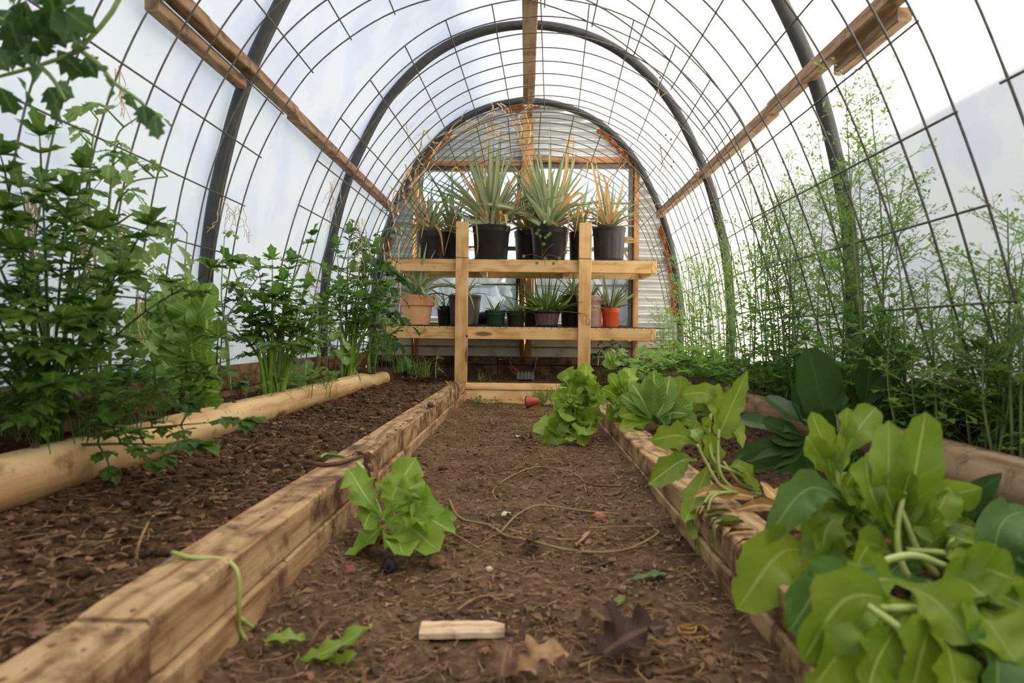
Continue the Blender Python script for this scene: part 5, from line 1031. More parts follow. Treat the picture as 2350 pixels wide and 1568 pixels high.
# hanging branch, close to the lens
t = thing('tomato_branch', P(170, 130, 1.05), 'blurred tomato branch hanging into the picture from above', 'tomato plant')
for pts in ([(290, -60), (262, 20), (180, 112), (90, 150), (0, 175), (-60, 190)], [(180, 112), (230, 150), (262, 190), (330, 240), (362, 290)], [(90, 150), (120, 180), (150, 230)], [(60, 40), (100, 20), (130, -40)], [(-20, 40), (40, 50), (90, 30)]):
    mb = MB(); tube(mb, catmull([P(u, v, 1.05) for u, v in pts], 14), .0042, .0022, 7); mb.build('stem', M_tstem, t)
for b, d, L, W in (((180, 115), (165, 155), 48, 26), ((195, 130), (225, 205), 80, 26), ((262, 190), (245, 215), 40, 26), ((300, 215), (297, 262), 50, 24), ((330, 240), (335, 285), 46, 20), ((355, 265), (362, 315), 55, 18), ((70, 40), (20, 70), 75, 40), ((100, 20), (130, 80), 80, 30), ((150, 20), (190, 60), 70, 28), ((130, 10), (190, -20), 70, 30), ((20, 130), (60, 140), 60, 22), ((40, 90), (70, 130), 60, 26), ((100, 160), (60, 195), 55, 24), ((60, 190), (40, 245), 70, 30), ((110, 200), (140, 250), 60, 26), ((120, 210), (145, 310), 75, 20), ((130, 190), (165, 230), 50, 22), ((10, 30), (30, 70), 80, 44), ((60, 0), (70, 60), 80, 40), ((-10, 110), (10, 170), 60, 26), ((0, 200), (20, 240), 60, 24), ((150, 60), (180, 100), 60, 24), ((370, -10), (375, 20), 34, 14), ((170, 30), (130, 110), 70, 30), ((230, 150), (250, 170), 30, 12))+tuple(((rt_.uniform(-40, 170), rt_.uniform(-40, 120)), (0, 0), rt_.uniform(40, 75), rt_.uniform(18, 32)) for _ in range(22)):
    if d == (0, 0): d = (b[0]+rt_.uniform(-40, 40), b[1]+rt_.uniform(10, 60))
    p = P(b[0], b[1], 1.05+rt_.uniform(-.06, .06)); e = P(d[0], d[1], 1.05+rt_.uniform(-.06, .06)); mb = MB()
    leaflet(mb, p, e-p, V((rt_.uniform(-.5, .5), -1, rt_.uniform(-.2, .5))), L*1.05/F_PX*1.1, W*1.05/F_PX*1.25, 3, rt_.uniform(0, .6), rt_.uniform(.0, .4)); mb.build('leaf', M_tomatodk, t)
# ------------------------------------------------------------------ coriander gone to seed
def feather(mb, p, d, L, rnd, dense=3):
    "finely cut leaf: forking threads with narrow blades"
    d = d.normalized(); up = V((0, 0, 1)); sd = d.cross(up); sd = sd.normalized() if sd.length > .1 else V((1, 0, 0)); nn = sd.cross(d)
    w = L*.02
    def thread(a, b, w_): mb.add([a-nn*w_-sd*w_, a+nn*w_+sd*w_, b], [(0, 1, 2)])
    thread(p, p+d*L, w)
    for k in range(dense):
        q = p+d*L*(.3+.65*k/dense)
        for sg in (-1, 1):
            e = (d*.7+sd*sg*rnd.uniform(.6, 1.1)+nn*rnd.uniform(-.7, .7)).normalized(); l2 = L*rnd.uniform(.3, .5)*(1-.4*k/dense); q2 = q+e*l2; thread(q, q2, w*.8)
            for m_ in range(3):
                f = (e+V((rnd.uniform(-.9, .9), rnd.uniform(-.9, .9), rnd.uniform(-.6, .6)))).normalized(); q3 = q+e*l2*rnd.uniform(.5, 1.); l3 = l2*rnd.uniform(.3, .55); s3 = f.cross(up); s3 = s3.normalized()*l3*.3 if s3.length > .1 else V((l3*.3, 0, 0))
                tip = q3+f*l3; md_ = q3+f*l3*.55; mb.add([q3, md_-s3, tip, md_+s3], [(0, 1, 2, 3)])
def broad(mb, p, d, L, rnd):
    d = d.normalized(); up = V((0, 0, 1)); tube(mb, [p, p+d*L*.6], .0009, .0006, 3, False); c = p+d*L*.6; sd = d.cross(up); sd = sd.normalized() if sd.length > .1 else V((1, 0, 0))
    for e in (d, d*.3+sd, d*.3-sd): leaflet(mb, c, e+V((0, 0, rnd.uniform(-.3, .4))), up if abs(e.z) < .9 else V((0, 1, 0)), L*.42, L*.2, 1, rnd.uniform(0, .4), .2)
def coriander(lab, u, y, vtop, n, spread, rnd, fol=1., zb=.21, flower=False, mix=.35, group=None):
    xw = (u-1206)*y/F_PX; ht = EYE.z+(773-vtop)*y/F_PX-zb; t = thing('coriander_plant', V((xw, y, zb)), lab, 'coriander'); mf = MB()
    for k in range(n):
        bx_, by = rnd.uniform(-spread*.5, spread*.5), rnd.uniform(-spread*.7, spread*.7); h = ht*rnd.uniform(.72, 1.0) if k else ht
        lx = -.04*h; b = V((xw+bx_*.6, y+by, zb-.01)); tp = b+V((lx+rnd.uniform(-.1, .08)*h, rnd.uniform(-.12, .12)*h, h)); md_ = b.lerp(tp, .5)+V((rnd.uniform(-.03, .03), rnd.uniform(-.03, .03), 0)); sp = catmull([b, md_, tp], 16)
        mb = MB(); tube(mb, sp, .0042, .0012, 5); mb.clamp().build('stem', M_cstem, t)
        cnt = int(h*48*fol)
        for i in range(cnt):
            s = (i+rnd.random())/cnt; j = min(15, int(s*16)); p = sp[j].lerp(sp[j+1], s*16-j); a = rnd.uniform(0, 6.28); L = rnd.uniform(.10, .20)*(1.1-.5*s); d = V((math.cos(a), math.sin(a), rnd.uniform(.25, 1.3)))
            br = p+d.normalized()*L*.6; tube(mf, [p, br], .0012, .0007, 3, False)
            if s < mix: 
                broad(mf, br, d, .07, rnd); broad(mf, p.lerp(br, .5), V((-d.y, d.x, .4)), .06, rnd)
            else:
                feather(mf, br, d, L*.6, rnd); feather(mf, p.lerp(br, .6), V((-d.y, d.x, d.z)), L*.5, rnd, 2)
        if flower:
            mw = MB()
            for q in range(5): 
                c = tp+V((rnd.uniform(-.03, .03), rnd.uniform(-.03, .03), rnd.uniform(-.08, .03)))
                for z in range(7): a = rnd.uniform(0, 6.28); rr_ = rnd.uniform(0, .014); blob(mw, c+V((rr_*math.cos(a), rr_*math.sin(a), rnd.uniform(-.003, .003))), .0028, rnd, 0)
            o = mw.build('flower_head', M_white, t); o['label'] = 'tiny whitish flower clusters'; o['kind'] = 'stuff'
    o = mf.clamp().build('foliage', M_cil, t); o['kind'] = 'stuff'; return t
rk = random.Random(31)
for a in (('tallest feathery coriander reaching past the near hoop, reddish stems', 2000, 2.05, 185, 7, .22, 1.15, True, .38), ('dense dark coriander clump between the hoops, blossoming at its top', 1770, 2.92, 320, 8, .34, 1.1, True, .45), ('coriander growing against the near hoop', 1855, 2.52, 470, 6, .26, 1.2, True, .5), ('narrow coriander standing behind the dense clump, seen against bright sheet', 1690, 3.38, 480, 5, .26, 1., False, .45),
          ('light green coriander beside the far hoop', 1590, 4.25, 520, 6, .3, 1.2, False, .4), ('straggly coriander with dry stalks beside the light green one', 1640, 3.75, 580, 5, .3, 1., False, .5), ('low bushy coriander in shade before the sheet, near the frame edge', 2150, 1.75, 590, 6, .24, .95, False, .3), ('coriander at the frame edge, leaves hanging in from outside', 2345, 1.45, 430, 4, .1, .9, False, .3),
          ('short thick coriander between the tall plant and the frame edge', 2235, 1.6, 640, 6, .2, .95, False, .25), ('short coriander under the tallest plant, in shade', 2070, 1.9, 660, 5, .24, .9, False, .4), ('short coriander behind the spinach', 1930, 2.25, 640, 5, .24, .9, False, .6), ('small coriander against the corrugated wall', 1535, 5.0, 690, 4, .2, 1.2, False, .6)):
    coriander(a[0], a[1], a[2], a[3], a[4], a[5], rk, a[6], .2, a[7], a[8])
def carpet(nm, lab, cat, pts, y0, m, rnd, L=.09, n=60, kind=None, zb=None):
    t = thing(nm, P(pts[0][0], pts[0][1], y0), lab, cat); mf = MB()
    for i in range(n):
        u, v, y = rnd.choice(pts); p = P(u+rnd.uniform(-28, 28), v+rnd.uniform(-8, 8), y+rnd.uniform(-.15, .15)); p.z = max(p.z, .12) if zb is None else max(p.z, zb)
        a = rnd.uniform(0, 6.28); d = V((math.cos(a), math.sin(a), rnd.uniform(.5, 1.6))); tube(mf, [p-V((0, 0, .05)), p+d*L*.3], .0013, .0008, 3, False); broad(mf, p+d*L*.3, d, L, rnd); broad(mf, p, V((-d.y, d.x, .8)), L*.8, rnd)
    o = mf.build('foliage', m, t); o['kind'] = 'stuff'; return t
carpet('parsley_patch', 'low parsley-like growth covering the far strip behind the lettuces', 'herb patch', [(1460, 850, 3.9), (1500, 860, 3.7), (1550, 850, 3.7), (1590, 870, 3.5), (1620, 850, 3.6), (1470, 880, 3.5), (1530, 835, 4.1), (1650, 870, 3.3)], 3.7, M_cil, rk, .1, 150)
carpet('parsley_patch', 'low dark herb growth at the foot of the wire behind the spinach', 'herb patch', [(1700, 890, 3.1), (1760, 900, 2.9), (1800, 900, 2.7), (1850, 890, 2.6), (2180, 960, 1.8), (2250, 980, 1.7), (2300, 960, 1.62), (2120, 930, 1.95), (2220, 900, 1.8), (2320, 900, 1.6)], 2.2, M_celerydk, rk, .1, 110)
carpet('weed_patch', 'small weeds at the foot of the wire behind the pale-stalked celery', 'weeds', [(690, 885, 2.9), (660, 890, 2.8), (730, 880, 3.1), (600, 900, 2.6)], 2.8, M_celery, rk, .06, 50, zb=.2)
carpet('weed_patch', 'low leafy weeds under the large dark celery', 'weeds', [(200, 960, 1.5), (300, 950, 1.65), (100, 980, 1.42), (350, 930, 1.8), (30, 950, 1.4), (250, 900, 1.65)], 1.5, M_celerydk, rk, .09, 110, zb=.2)
carpet('weed_patch', 'scattered tiny weeds at the end of the path', 'weeds', [(1085, 935, 4.5), (1105, 940, 4.4), (1120, 930, 4.55), (1150, 942, 4.3)], 4.5, M_celery, rk, .04, 26, zb=.01)
for lab, pts, n, h in (('grass tuft before the end board beside the frilly lettuce', [(1240, 925, 4.65), (1265, 920, 4.6), (1280, 935, 4.5), (1230, 935, 4.6), (1300, 925, 4.5)], 260, .13), ('grass tuft in the shade below the shelf end by the log stub', [(950, 860, 4.9), (930, 850, 5.0), (975, 865, 4.8), (910, 855, 4.9)], 160, .16), ('wispy grass against the siding behind the far celery', [(880, 800, 5.1), (900, 790, 5.2), (890, 830, 5.0)], 110, .3), ('small green seedling tuft on the soil beside the shelf post', [(1110, 872, 4.85), (1112, 874, 4.85)], 14, .07)):
    t = thing('grass_tuft', P(*pts[0]), lab, 'grass'); mf = MB()
    for i in range(n):
        u, v, y = rk.choice(pts); p = P(u+rk.uniform(-14, 14), v+rk.uniform(-3, 3), y+rk.uniform(-.08, .08)); a = rk.uniform(0, 6.28); l = h*rk.uniform(.5, 1.2); d = V((math.cos(a), math.sin(a), 0)); s = V((-d.y, d.x, 0))*.0022
        m1 = p+d*l*.2+V((0, 0, l*.6)); e = p+d*l*.55+V((0, 0, l*.85)); mf.add([p-s, p+s, m1+s*.8, m1-s*.8, e], [(0, 1, 2, 3), (3, 2, 4)])
    o = mf.build('blades', M_grass, t); o['kind'] = 'stuff'
# long arching stem over the far bed, dry stalks there
t = thing('arching_stem', P(1560, 825, 3.6), 'long green stem arching across the far bed toward the coriander', 'stem')
mb = MB(); tube(mb, catmull([P(1385, 852, 3.6), P(1480, 838, 3.6), P(1560, 830, 3.6), P(1640, 820, 3.6), P(1700, 828, 3.5), P(1750, 850, 3.4)], 20), .0045, .0035, 6); mb.build('stem', M_celerydk, t)
# ------------------------------------------------------------------ dried vines on the wires
rv = random.Random(61)
def wiggle(a, b, n, amp, rnd, sag=0.):
    a, b = V(a), V(b); return [a.lerp(b, i/n)+V((rnd.uniform(-amp, amp), rnd.uniform(-amp, amp), rnd.uniform(-amp, amp)-sag*math.sin(math.pi*i/n)))*(1 if 0 < i < n else .3) for i in range(n+1)]
t = thing('dried_vine', P(1150, 290, 4.9), 'tangle of bare dried vine on the wires over the biggest pineapple', 'dried vine')
for pts in ([(910, 490), (930, 400), (985, 330), (1045, 300), (1110, 270), (1145, 245)], [(940, 430), (980, 380), (1010, 325), (1070, 285), (1140, 282), (1180, 300)], [(1060, 300), (1100, 290), (1125, 300), (1145, 315)], [(1115, 282), (1118, 330), (1110, 380), (1116, 430)], [(1125, 270), (1132, 300), (1150, 315), (1185, 325)], [(1140, 235), (1160, 260), (1185, 300), (1200, 340)], [(1150, 235), (1180, 262), (1215, 250)], [(1205, 262), (1218, 300), (1210, 330), (1190, 320)], [(1190, 262), (1196, 300), (1190, 340)], [(960, 350), (975, 300), (1000, 330), (1040, 290), (1070, 250)], [(930, 380), (945, 420), (930, 470), (925, 420)], [(960, 480), (955, 400), (975, 350)], [(985, 330), (1000, 360), (980, 400), (955, 410)], [(1020, 320), (1050, 310), (1090, 300), (1120, 310), (1150, 300)], [(1130, 240), (1135, 262), (1130, 290), (1140, 310)]):
    q = catmull([P(u, v, 4.85+rv.uniform(-.12, .12)) for u, v in pts], 16); q = [p+V((rv.uniform(-.008, .008), 0, rv.uniform(-.008, .008))) for p in q]
    mb = MB(); tube(mb, q, .0056, .003, 5)
    for k in range(7): i = rv.randint(2, 14); tube(mb, catmull(wiggle(q[i], q[i]+V((rv.uniform(-.07, .07), rv.uniform(-.04, .04), rv.uniform(-.09, .05))), 3, .012, rv), 6), .003, .0014, 4)
    mb.build('tendril', M_vine, t)
t = thing('dried_vine', P(945, 450, 4.75), 'dried vine hanging over the purlin end beside the smallest pineapple', 'dried vine')
for pts in ([(965, 210), (935, 270), (935, 310), (960, 365), (1000, 420)], [(965, 210), (998, 215)], [(900, 480), (905, 520), (912, 560), (900, 600)], [(925, 400), (905, 440), (900, 480), (905, 520)], [(945, 380), (925, 440), (940, 480)], [(890, 550), (900, 620), (895, 680), (905, 720)], [(880, 560), (885, 620), (880, 690)], [(900, 430), (890, 460), (905, 500), (902, 530)], [(920, 520), (915, 600), (918, 690), (915, 740)]):
    mb = MB(); tube(mb, [p+V((rv.uniform(-.006, .006), 0, rv.uniform(-.006, .006))) for p in catmull([P(u, v, 4.7) for u, v in pts], 16)], .0046, .0026, 5); mb.build('tendril', M_vine, t)
for lab, pts, y, m in (('dark curled vine with seed heads hanging before the far hoop, bright side', [[(1515, 330), (1520, 370), (1528, 385), (1520, 405), (1526, 425)], [(1538, 360), (1530, 350), (1522, 340)], [(1512, 345), (1525, 335), (1540, 320)], [(1520, 380), (1512, 400), (1518, 410)], [(1528, 430), (1532, 450), (1535, 470)]], 3.6, M_brownvine),
                       ('pale dry tendril dangling from the wires between the hoops, bright side', [[(1515, 170), (1510, 200), (1515, 230), (1510, 250), (1530, 270), (1545, 300), (1540, 320)], [(1510, 250), (1490, 258), (1462, 257)], [(1512, 225), (1530, 212)], [(1460, 310), (1463, 330), (1470, 335)], [(1540, 320), (1510, 370), (1500, 410), (1498, 430)]], 3.55, M_vine),
                       ('thin brown dry stalks leaning on the purlin above the light green coriander', [[(1600, 380), (1620, 400), (1630, 450), (1650, 520)], [(1570, 410), (1600, 420), (1640, 430)], [(1590, 370), (1625, 410), (1650, 470)], [(1610, 395), (1590, 440), (1600, 480)], [(1640, 420), (1655, 500), (1660, 600)], [(1575, 430), (1590, 400), (1585, 370)]], 4.0, M_brownvine)):
    t = thing('dried_vine', P(pts[0][0][0], pts[0][0][1], y), lab, 'dried vine')
    for pp in pts:
        q = catmull([P(u, v, y) for u, v in pp], 14); mb = MB(); tube(mb, q, .0032 if m is M_brownvine and y < 3.8 else .002, .0012, 4); mb.build('tendril', m, t)
    mb = MB()
    for u, v in ((1541, 382), (1546, 372), (1528, 310)) if y < 3.7 and m is M_brownvine else ((pts[0][0][0], pts[0][0][1]+8), (pts[0][-1][0], pts[0][-1][1])): blob(mb, P(u, v, y), .006, rv, 1)
    o = mb.build('seed_pod', M_brownvine, t)
for k, (lab, u, v, y, hh, n) in enumerate((('bunch of dry bean stems hanging on the wires among the tall tomato leaves', 190, 490, 1.66, 200, 9), ('dry tendrils hanging from the wire crossing nearest the frame edge, above the celery', 70, 440, 1.48, 230, 7), ('dry tendrils tied at the wire crossing above the tall tomato', 280, 150, 1.85, 160, 3), ('dry roots hanging from the wire beside the tall tomato', 270, 510, 1.8, 140, 7), ('dry wisps hanging from the wire next to the near hoop', 520, 455, 2.45, 90, 3), ('dry wisps at the panel end beside the near hoop', 555, 470, 2.55, 85, 3), ('dry wisps hanging on the wires by the middle hoop', 765, 410, 3.6, 120, 6), ('dry wisps hanging low on the middle hoop wires', 718, 610, 3.2, 110, 7), ('dry wisps hanging on the wires before the dense dark tomato', 830, 500, 3.7, 150, 7), ('dry roots hanging on the wire beside the romaine', 325, 670, 1.95, 120, 6))):
    t = thing('dried_tendrils', P(u, v, y), lab, 'dried vine')
    for i in range(n):
        a = P(u+rv.uniform(-16, 16), v+rv.uniform(-4, 12), y); b = P(u+rv.uniform(-30, 30), v+hh*rv.uniform(.45, 1.), y+rv.uniform(-.05, .05)); mb = MB(); tube(mb, catmull(wiggle(a, b, 6, .008, rv), 18), rv.choice([.0014, .002, .0035 if k == 0 else .0018]), .001, 4)
        for j in range(3): c = a.lerp(b, rv.uniform(.3, 1)); tube(mb, wiggle(c, c+V((rv.uniform(-.03, .03), rv.uniform(-.02, .02), rv.uniform(-.05, .01))), 2, .004, rv), .0012, .0008, 3)
        mb.build('tendril', M_vine, t)
# ------------------------------------------------------------------ litter
rl = random.Random(91)
def scatter_stuff(name, lab, cat, n, xr, yf, zf, make, m, reject=None):
    mb = MB(); k = 0
    xs = np.array([rl.uniform(*xr) for _ in range(n)]); ys = np.array([yf() for _ in range(n)]); zs = zf(xs, ys)
    for x, y, z in zip(xs, ys, zs):
        if reject and reject(x, y): continue
        make(mb, V((x, y, z)))
    o = mb.build(name, m); tag(o, lab, cat, kind='stuff'); return o
def clod(r0, r1):
    def f(mb, p):
        r = r0+(r1-r0)*rl.random()**3; blob(mb, p+V((0, 0, r*.25)), r, rl, 0 if r < .009 else 1, (1, rl.uniform(.7, 1.2), .7))
    return f
def needle(l0, l1, w):
    def f(mb, p):
        a = rl.uniform(0, 6.28); l = rl.uniform(l0, l1); d = V((math.cos(a), math.sin(a), rl.uniform(-.06, .16))); b = V((-d.y, d.x, 0))*rl.uniform(-.25, .25)*l
        pts = [p+V((0, 0, .003)), p+d*l*.5+b+V((0, 0, .005)), p+d*l+V((0, 0, .003))]; tube(mb, catmull(pts, 4), w*rl.uniform(.6, 1.3), w*.5, 3, False)
    return f
def flake(l0, l1):
    def f(mb, p):
        l = rl.uniform(l0, l1); a = rl.uniform(0, 6.28); d = V((math.cos(a), math.sin(a), rl.uniform(-.2, .3))); s = V((-d.y, d.x, rl.uniform(-.4, .4)))*rl.uniform(.25, .6)
        q = p+V((0, 0, .005)); mb.add([q-d*l, q-s*l*.8, q+d*l*.9, q+s*l+V((0, 0, l*.3))], [(0, 1, 2), (0, 2, 3)])
    return f
yn = lambda: .55+4.1*rl.random()**1.6
scatter_stuff('soil_crumbs', 'loose crumbs and clods strewn over the dug bed', 'soil', 7000, (-.93, -.5), yn, z_bedl, clod(.0022, .014), M_clod)
scatter_stuff('soil_crumbs', 'loose crumbs between the lettuces in their bed', 'soil', 2600, (.49, .9), yn, z_bedr, clod(.003, .014), M_clod)
scatter_stuff('soil_crumbs', 'fine crumbs along the trodden path', 'soil', 5200, (-.39, .35), yn, z_path, clod(.0015, .009), M_pclod)
scatter_stuff('pine_straw', 'dry straw needles littering the path', 'litter', 5000, (-.39, .35), yn, z_path, needle(.01, .055, .0011), M_straw)
scatter_stuff('pine_straw', 'dry straw bits over the dug bed', 'litter', 2200, (-.92, -.5), yn, z_bedl, needle(.015, .07, .001), M_straw)
scatter_stuff('wood_flakes', 'small bark and leaf flakes on the path', 'litter', 3000, (-.39, .35), yn, z_path, flake(.003, .013), M_deadleaf)
scatter_stuff('wood_flakes', 'bark flakes on the dug bed', 'litter', 2600, (-.92, -.5), yn, z_bedl, flake(.004, .014), M_deadleaf)
scatter_stuff('wood_flakes', 'pale straw scraps on the path', 'litter', 900, (-.39, .35), yn, z_path, flake(.002, .008), M_straw)
scatter_stuff('soil_crumbs', 'clods on the strip behind the pale log', 'soil', 900, (-1.15, -1.0), lambda: rl.uniform(1, 4.6), z_edge, clod(.004, .015), M_clod)
scatter_stuff('soil_crumbs', 'clods and debris in the dark strip under the shelf', 'soil', 900, (-.9, .9), lambda: rl.uniform(4.8, 5.3), z_back, clod(.004, .014), M_clod)
mb = MB()
for i in range(150):
    y = .6+3.6*rl.random()**1.4; x = rl.uniform(-.49, -.408); r = .0012+.0042*rl.random()**4; blob(mb, (x, y, .1408), r, rl, 0, (1, 1.3, .5))
o = mb.build('soil_crumbs', M_pcr); tag(o, 'dirt crumbs lying on the timber beside the dug bed', 'soil', kind='stuff')
mb = MB()
for i in range(120):
    y = .6+3.0*rl.random(); x = rl.uniform(.37, .465); r = .001+.003*rl.random()**4; blob(mb, (x, y, .1025), r, rl, 0, (1, 1.3, .4))
o = mb.build('soil_crumbs', M_pcr); tag(o, 'dirt crumbs lying on the timber beside the lettuces', 'soil', kind='stuff')
mb = MB()
for i in range(170):
    y = 1.0+3*rl.random(); a = rl.uniform(.3, 2.0); r = .001+.004*rl.random()**3; blob(mb, (-.947+.053*math.cos(a), y, .183+.050*math.sin(a)*.93), r, rl, 0, (1, 1.4, .6))
o = mb.build('soil_crumbs', M_clod); tag(o, 'dirt flecks stuck on the pale log', 'soil', kind='stuff')
def onpath(u, v, dz=.0):
    p = G(u, v, 0)
    for _ in range(3): p = G(u, v, gz(z_path, p.x, p.y)+dz)
    return p
def onbed(u, v, dz=0.):
    p = G(u, v, .12)
    for _ in range(3): p = G(u, v, gz(z_bedl, p.x, p.y)+dz)
    return p
# wood chip
p0, p1 = onpath(966, 1445, .012), onpath(1158, 1442, .012); t = thing('wood_offcut', onpath(1060, 1445), 'pale split wood offcut lying on the path', 'wood scrap')
d = (p1-p0).normalized(); sd = V((-d.y, d.x, 0)); mb = MB(); secs = []
for i in range(15):
    s = i/14; c = p0.lerp(p1, s); hw = .019*(1-.45*sstep(.8, 1, s))*(1+.3*fb(s*9, 3)); hh = .007*(1+.6*fb(s*7, 9)); sh = -.006*sstep(.75, 1, s)
    secs.append([c+sd*(a*hw+sh)+V((0, 0, b*hh)) for a, b in ((-1, -1), (1, -1), (1.02, .3), (.8, .9), (.1, 1.05), (-.7, .85), (-1, .2))])
loft(mb, secs); mb.build('offcut', wood('pale_chip', srgb(232, 208, 172), srgb(186, 148, 108), axis=0, knot=False, stain=srgb(120, 84, 56), stain_amt=.42), t, smooth=False)
# stems and twigs on the path
def lay(lab, pts, r, m, name='dry_straw', cat='dry stem', f=onpath, lift=.008):
    q = [f(u, v, lift+(p[2] if len(p) > 2 else 0)) for p in pts for u, v in (p[:2],)]
    t = thing(name, q[0], lab, cat); mb = MB(); tube(mb, catmull(q, 22), r, r*.7, 6); mb.build('stem', m, t); return t
M_greenish = simple('fading_stem', srgb(150, 140, 88), .7, 0, srgb(150, 116, 76), 14.)
lay('long fading vine stem curving across the middle of the path', [(1032, 1150), (1055, 1190), (1120, 1205), (1160, 1230), (1210, 1240), (1300, 1262), (1380, 1268), (1450, 1258), (1510, 1225), (1500, 1215)], .0035, M_greenish)
lay('dry stem looping beside the long fading vine stem', [(1150, 1220), (1190, 1180), (1240, 1160), (1330, 1172), (1420, 1180)], .0028, M_greenish)
lay('dry stem arched high on the path in front of the far lettuce', [(1140, 1148), (1132, 1125), (1170, 1095), (1230, 1072, .01), (1300, 1080, .01), (1335, 1100), (1345, 1130)], .0025, M_straw)
lay('brown twig lying toward the lettuce timber', [(1335, 1105), (1370, 1115), (1435, 1116)], .004, M_twig, 'twig', 'twig')
lay('straight brown twig before the red tipped pot', [(1205, 955), (1240, 955), (1290, 962)], .0045, M_twig, 'twig', 'twig')
lay('pale straw pointing from the path lettuce toward the vine stem', [(985, 1195), (1040, 1225), (1110, 1265)], .0024, M_straw)
lay('pale straw through the path lettuce leaves', [(900, 1165, .02), (915, 1220, .01), (942, 1268)], .0024, M_straw)
lay('forked pale stem on the lettuce side of the path', [(1165, 1215), (1260, 1235), (1320, 1238), (1350, 1222)], .003, M_straw)
lay('short thick pale stem stub on the lettuce side of the path', [(1320, 1252), (1340, 1235), (1352, 1222)], .0045, M_straw)
lay('long straw lying beside the lettuce timber', [(1350, 1212), (1420, 1210), (1500, 1208)], .0028, M_straw)
lay('grey dry straw tip at the lower middle of the frame', [(1330, 1530), (1400, 1500), (1460, 1465)], .0022, M_straw)
lay('straight straw in front of the split wood offcut', [(1050, 1400), (1080, 1380), (1120, 1368), (1310, 1362)], .0022, M_straw)
lay('dark thin twig near the green leaf scrap', [(1345, 1312), (1375, 1300), (1405, 1288)], .0028, M_black, 'twig', 'twig')
lay('dark twig along the lower edge of the frame', [(1500, 1545), (1550, 1540), (1600, 1525)], .004, M_twig, 'twig', 'twig')
lay('grey stick lying in the dug bed near the frame edge', [(0, 1262), (60, 1248), (160, 1222)], .0045, M_twig, 'twig', 'twig', onbed)
lay('dark stick resting on the timber beside the path lettuce', [(700, 1062), (760, 1066), (828, 1048)], .006, M_twig, 'twig', 'twig', lambda u, v, dz=0: G(u, v, .148))
lay('pale root lying beside the dark stick', [(735, 1050), (750, 1043), (790, 1048)], .0045, M_stalk, 'dry_straw', 'dry stem', lambda u, v, dz=0: G(u, v, .146))
lay('straw standing in the dug bed', [(312, 1290), (318, 1250, .01), (340, 1200, .02), (352, 1185, .03)], .0024, M_straw, f=onbed)
lay('thin root crossing the middle of the dug bed', [(560, 1035), (580, 1020), (592, 1005)], .003, M_twig, f=onbed)
lay('pale straw lying across the far dug bed', [(930, 892), (960, 886), (1020, 888)], .003, M_straw, f=onbed)
lay('pale forked root by the far pale log', [(850, 952), (870, 958), (880, 950)], .0025, M_straw, f=onbed)
# dead oak leaves
def oak(lab, u, v, Lpx, rot, m=M_deadleaf, tilt=.3, y=None, lobes=.35):
    p = onpath(u, v, .012); s = p.y/F_PX; L = Lpx*s; a = math.radians(rot); d = V((math.cos(a), math.sin(a), 0)); t = thing('oak_leaf_litter', p, lab, 'dead leaf'); mb = MB()
    leaf(mb, [p-d*L*.5+V((0, 0, .004)), p+V((0, 0, .014+tilt*.03)), p+d*L*.5+V((0, 0, .01+tilt*.05))], L*.33, 'leaf', up=V((.1, -.2, 1)), ns=20, nx=4, cup=.5, ruf=.35, rf=3, lob=lobes, lf=4, rnd=rl); mb.build('blade', m, t)
    mb = MB(); tube(mb, [p-d*L*.72+V((0, 0, .004)), p-d*L*.45+V((0, 0, .005))], .0014, n=4); mb.build('leaf_stalk', m, t)
M_darkleaf = leafmat('dark_dead_leaf', srgb(74, 50, 34), srgb(58, 38, 26), srgb(100, 72, 50), .1, .7)
oak('dark lobed dead leaf, largest at the lower edge of the frame', 1460, 1500, 170, 15, M_darkleaf, .5, lobes=.3)
oak('pinkish brown dead leaf curled over the dark lobed one', 1385, 1470, 110, 130, tilt=.6)
oak('small dead leaf with a round end beside the pinkish curled one', 1365, 1450, 70, 20, tilt=.5, lobes=.05)
oak('folded dead leaf cut by the lower frame edge', 1160, 1540, 90, 80)
oak('pale crumpled dead leaf at the lower frame edge', 1245, 1550, 130, 10, M_straw)
oak('crisp dead leaf at the middle of the far path', 1132, 985, 34, 20)
oak('flat dead leaf beside the far frilly lettuce', 1215, 1020, 46, -10)
oak('brown dead leaf in front of the path lettuce', 880, 1265, 90, 10, tilt=.1, lobes=.1)
oak('tan dead leaf behind the long fading vine stem', 1230, 1265, 60, -30)
oak('tan dead leaf scrap between the offcut and the wilted lettuce', 735, 1475, 60, 60)
oak('small brown leaf next to the tan path pebble', 1010, 1275, 44, 30, lobes=.1)
# scraps, pebbles and odd bits
t = thing('leaf_scrap', onpath(1486, 1325), 'pale green leaf scrap on the path near the hanging leaves', 'leaf scrap')
mb = MB(); leaf(mb, [onpath(1440, 1332, .008), onpath(1490, 1322, .016), onpath(1532, 1318, .01)], .013, 'roma', ns=12, nx=3, ruf=.3, rnd=rl); mb.build('blade', M_lettuce3, t)
t = thing('leaf_scrap', onpath(1420, 1380), 'small rounded green leaf scrap on the path', 'leaf scrap')
mb = MB(); leaf(mb, [onpath(1410, 1392, .006), onpath(1422, 1380, .014), onpath(1434, 1368, .008)], .009, 'leaf', ns=8, nx=2, rnd=rl); mb.build('blade', M_lettuce, t)
t = thing('leaf_scrap', onpath(1482, 1388), 'tiny green leaf scrap beside the rounded one', 'leaf scrap')
mb = MB(); leaf(mb, [onpath(1474, 1390, .006), onpath(1482, 1386, .01), onpath(1490, 1386, .006)], .005, 'leaf', ns=6, nx=2, rnd=rl); mb.build('blade', M_lettuce, t)
t = thing('leaf_scrap', onpath(1188, 993), 'green leaf scrap on the far path before the frilly lettuce', 'leaf scrap')
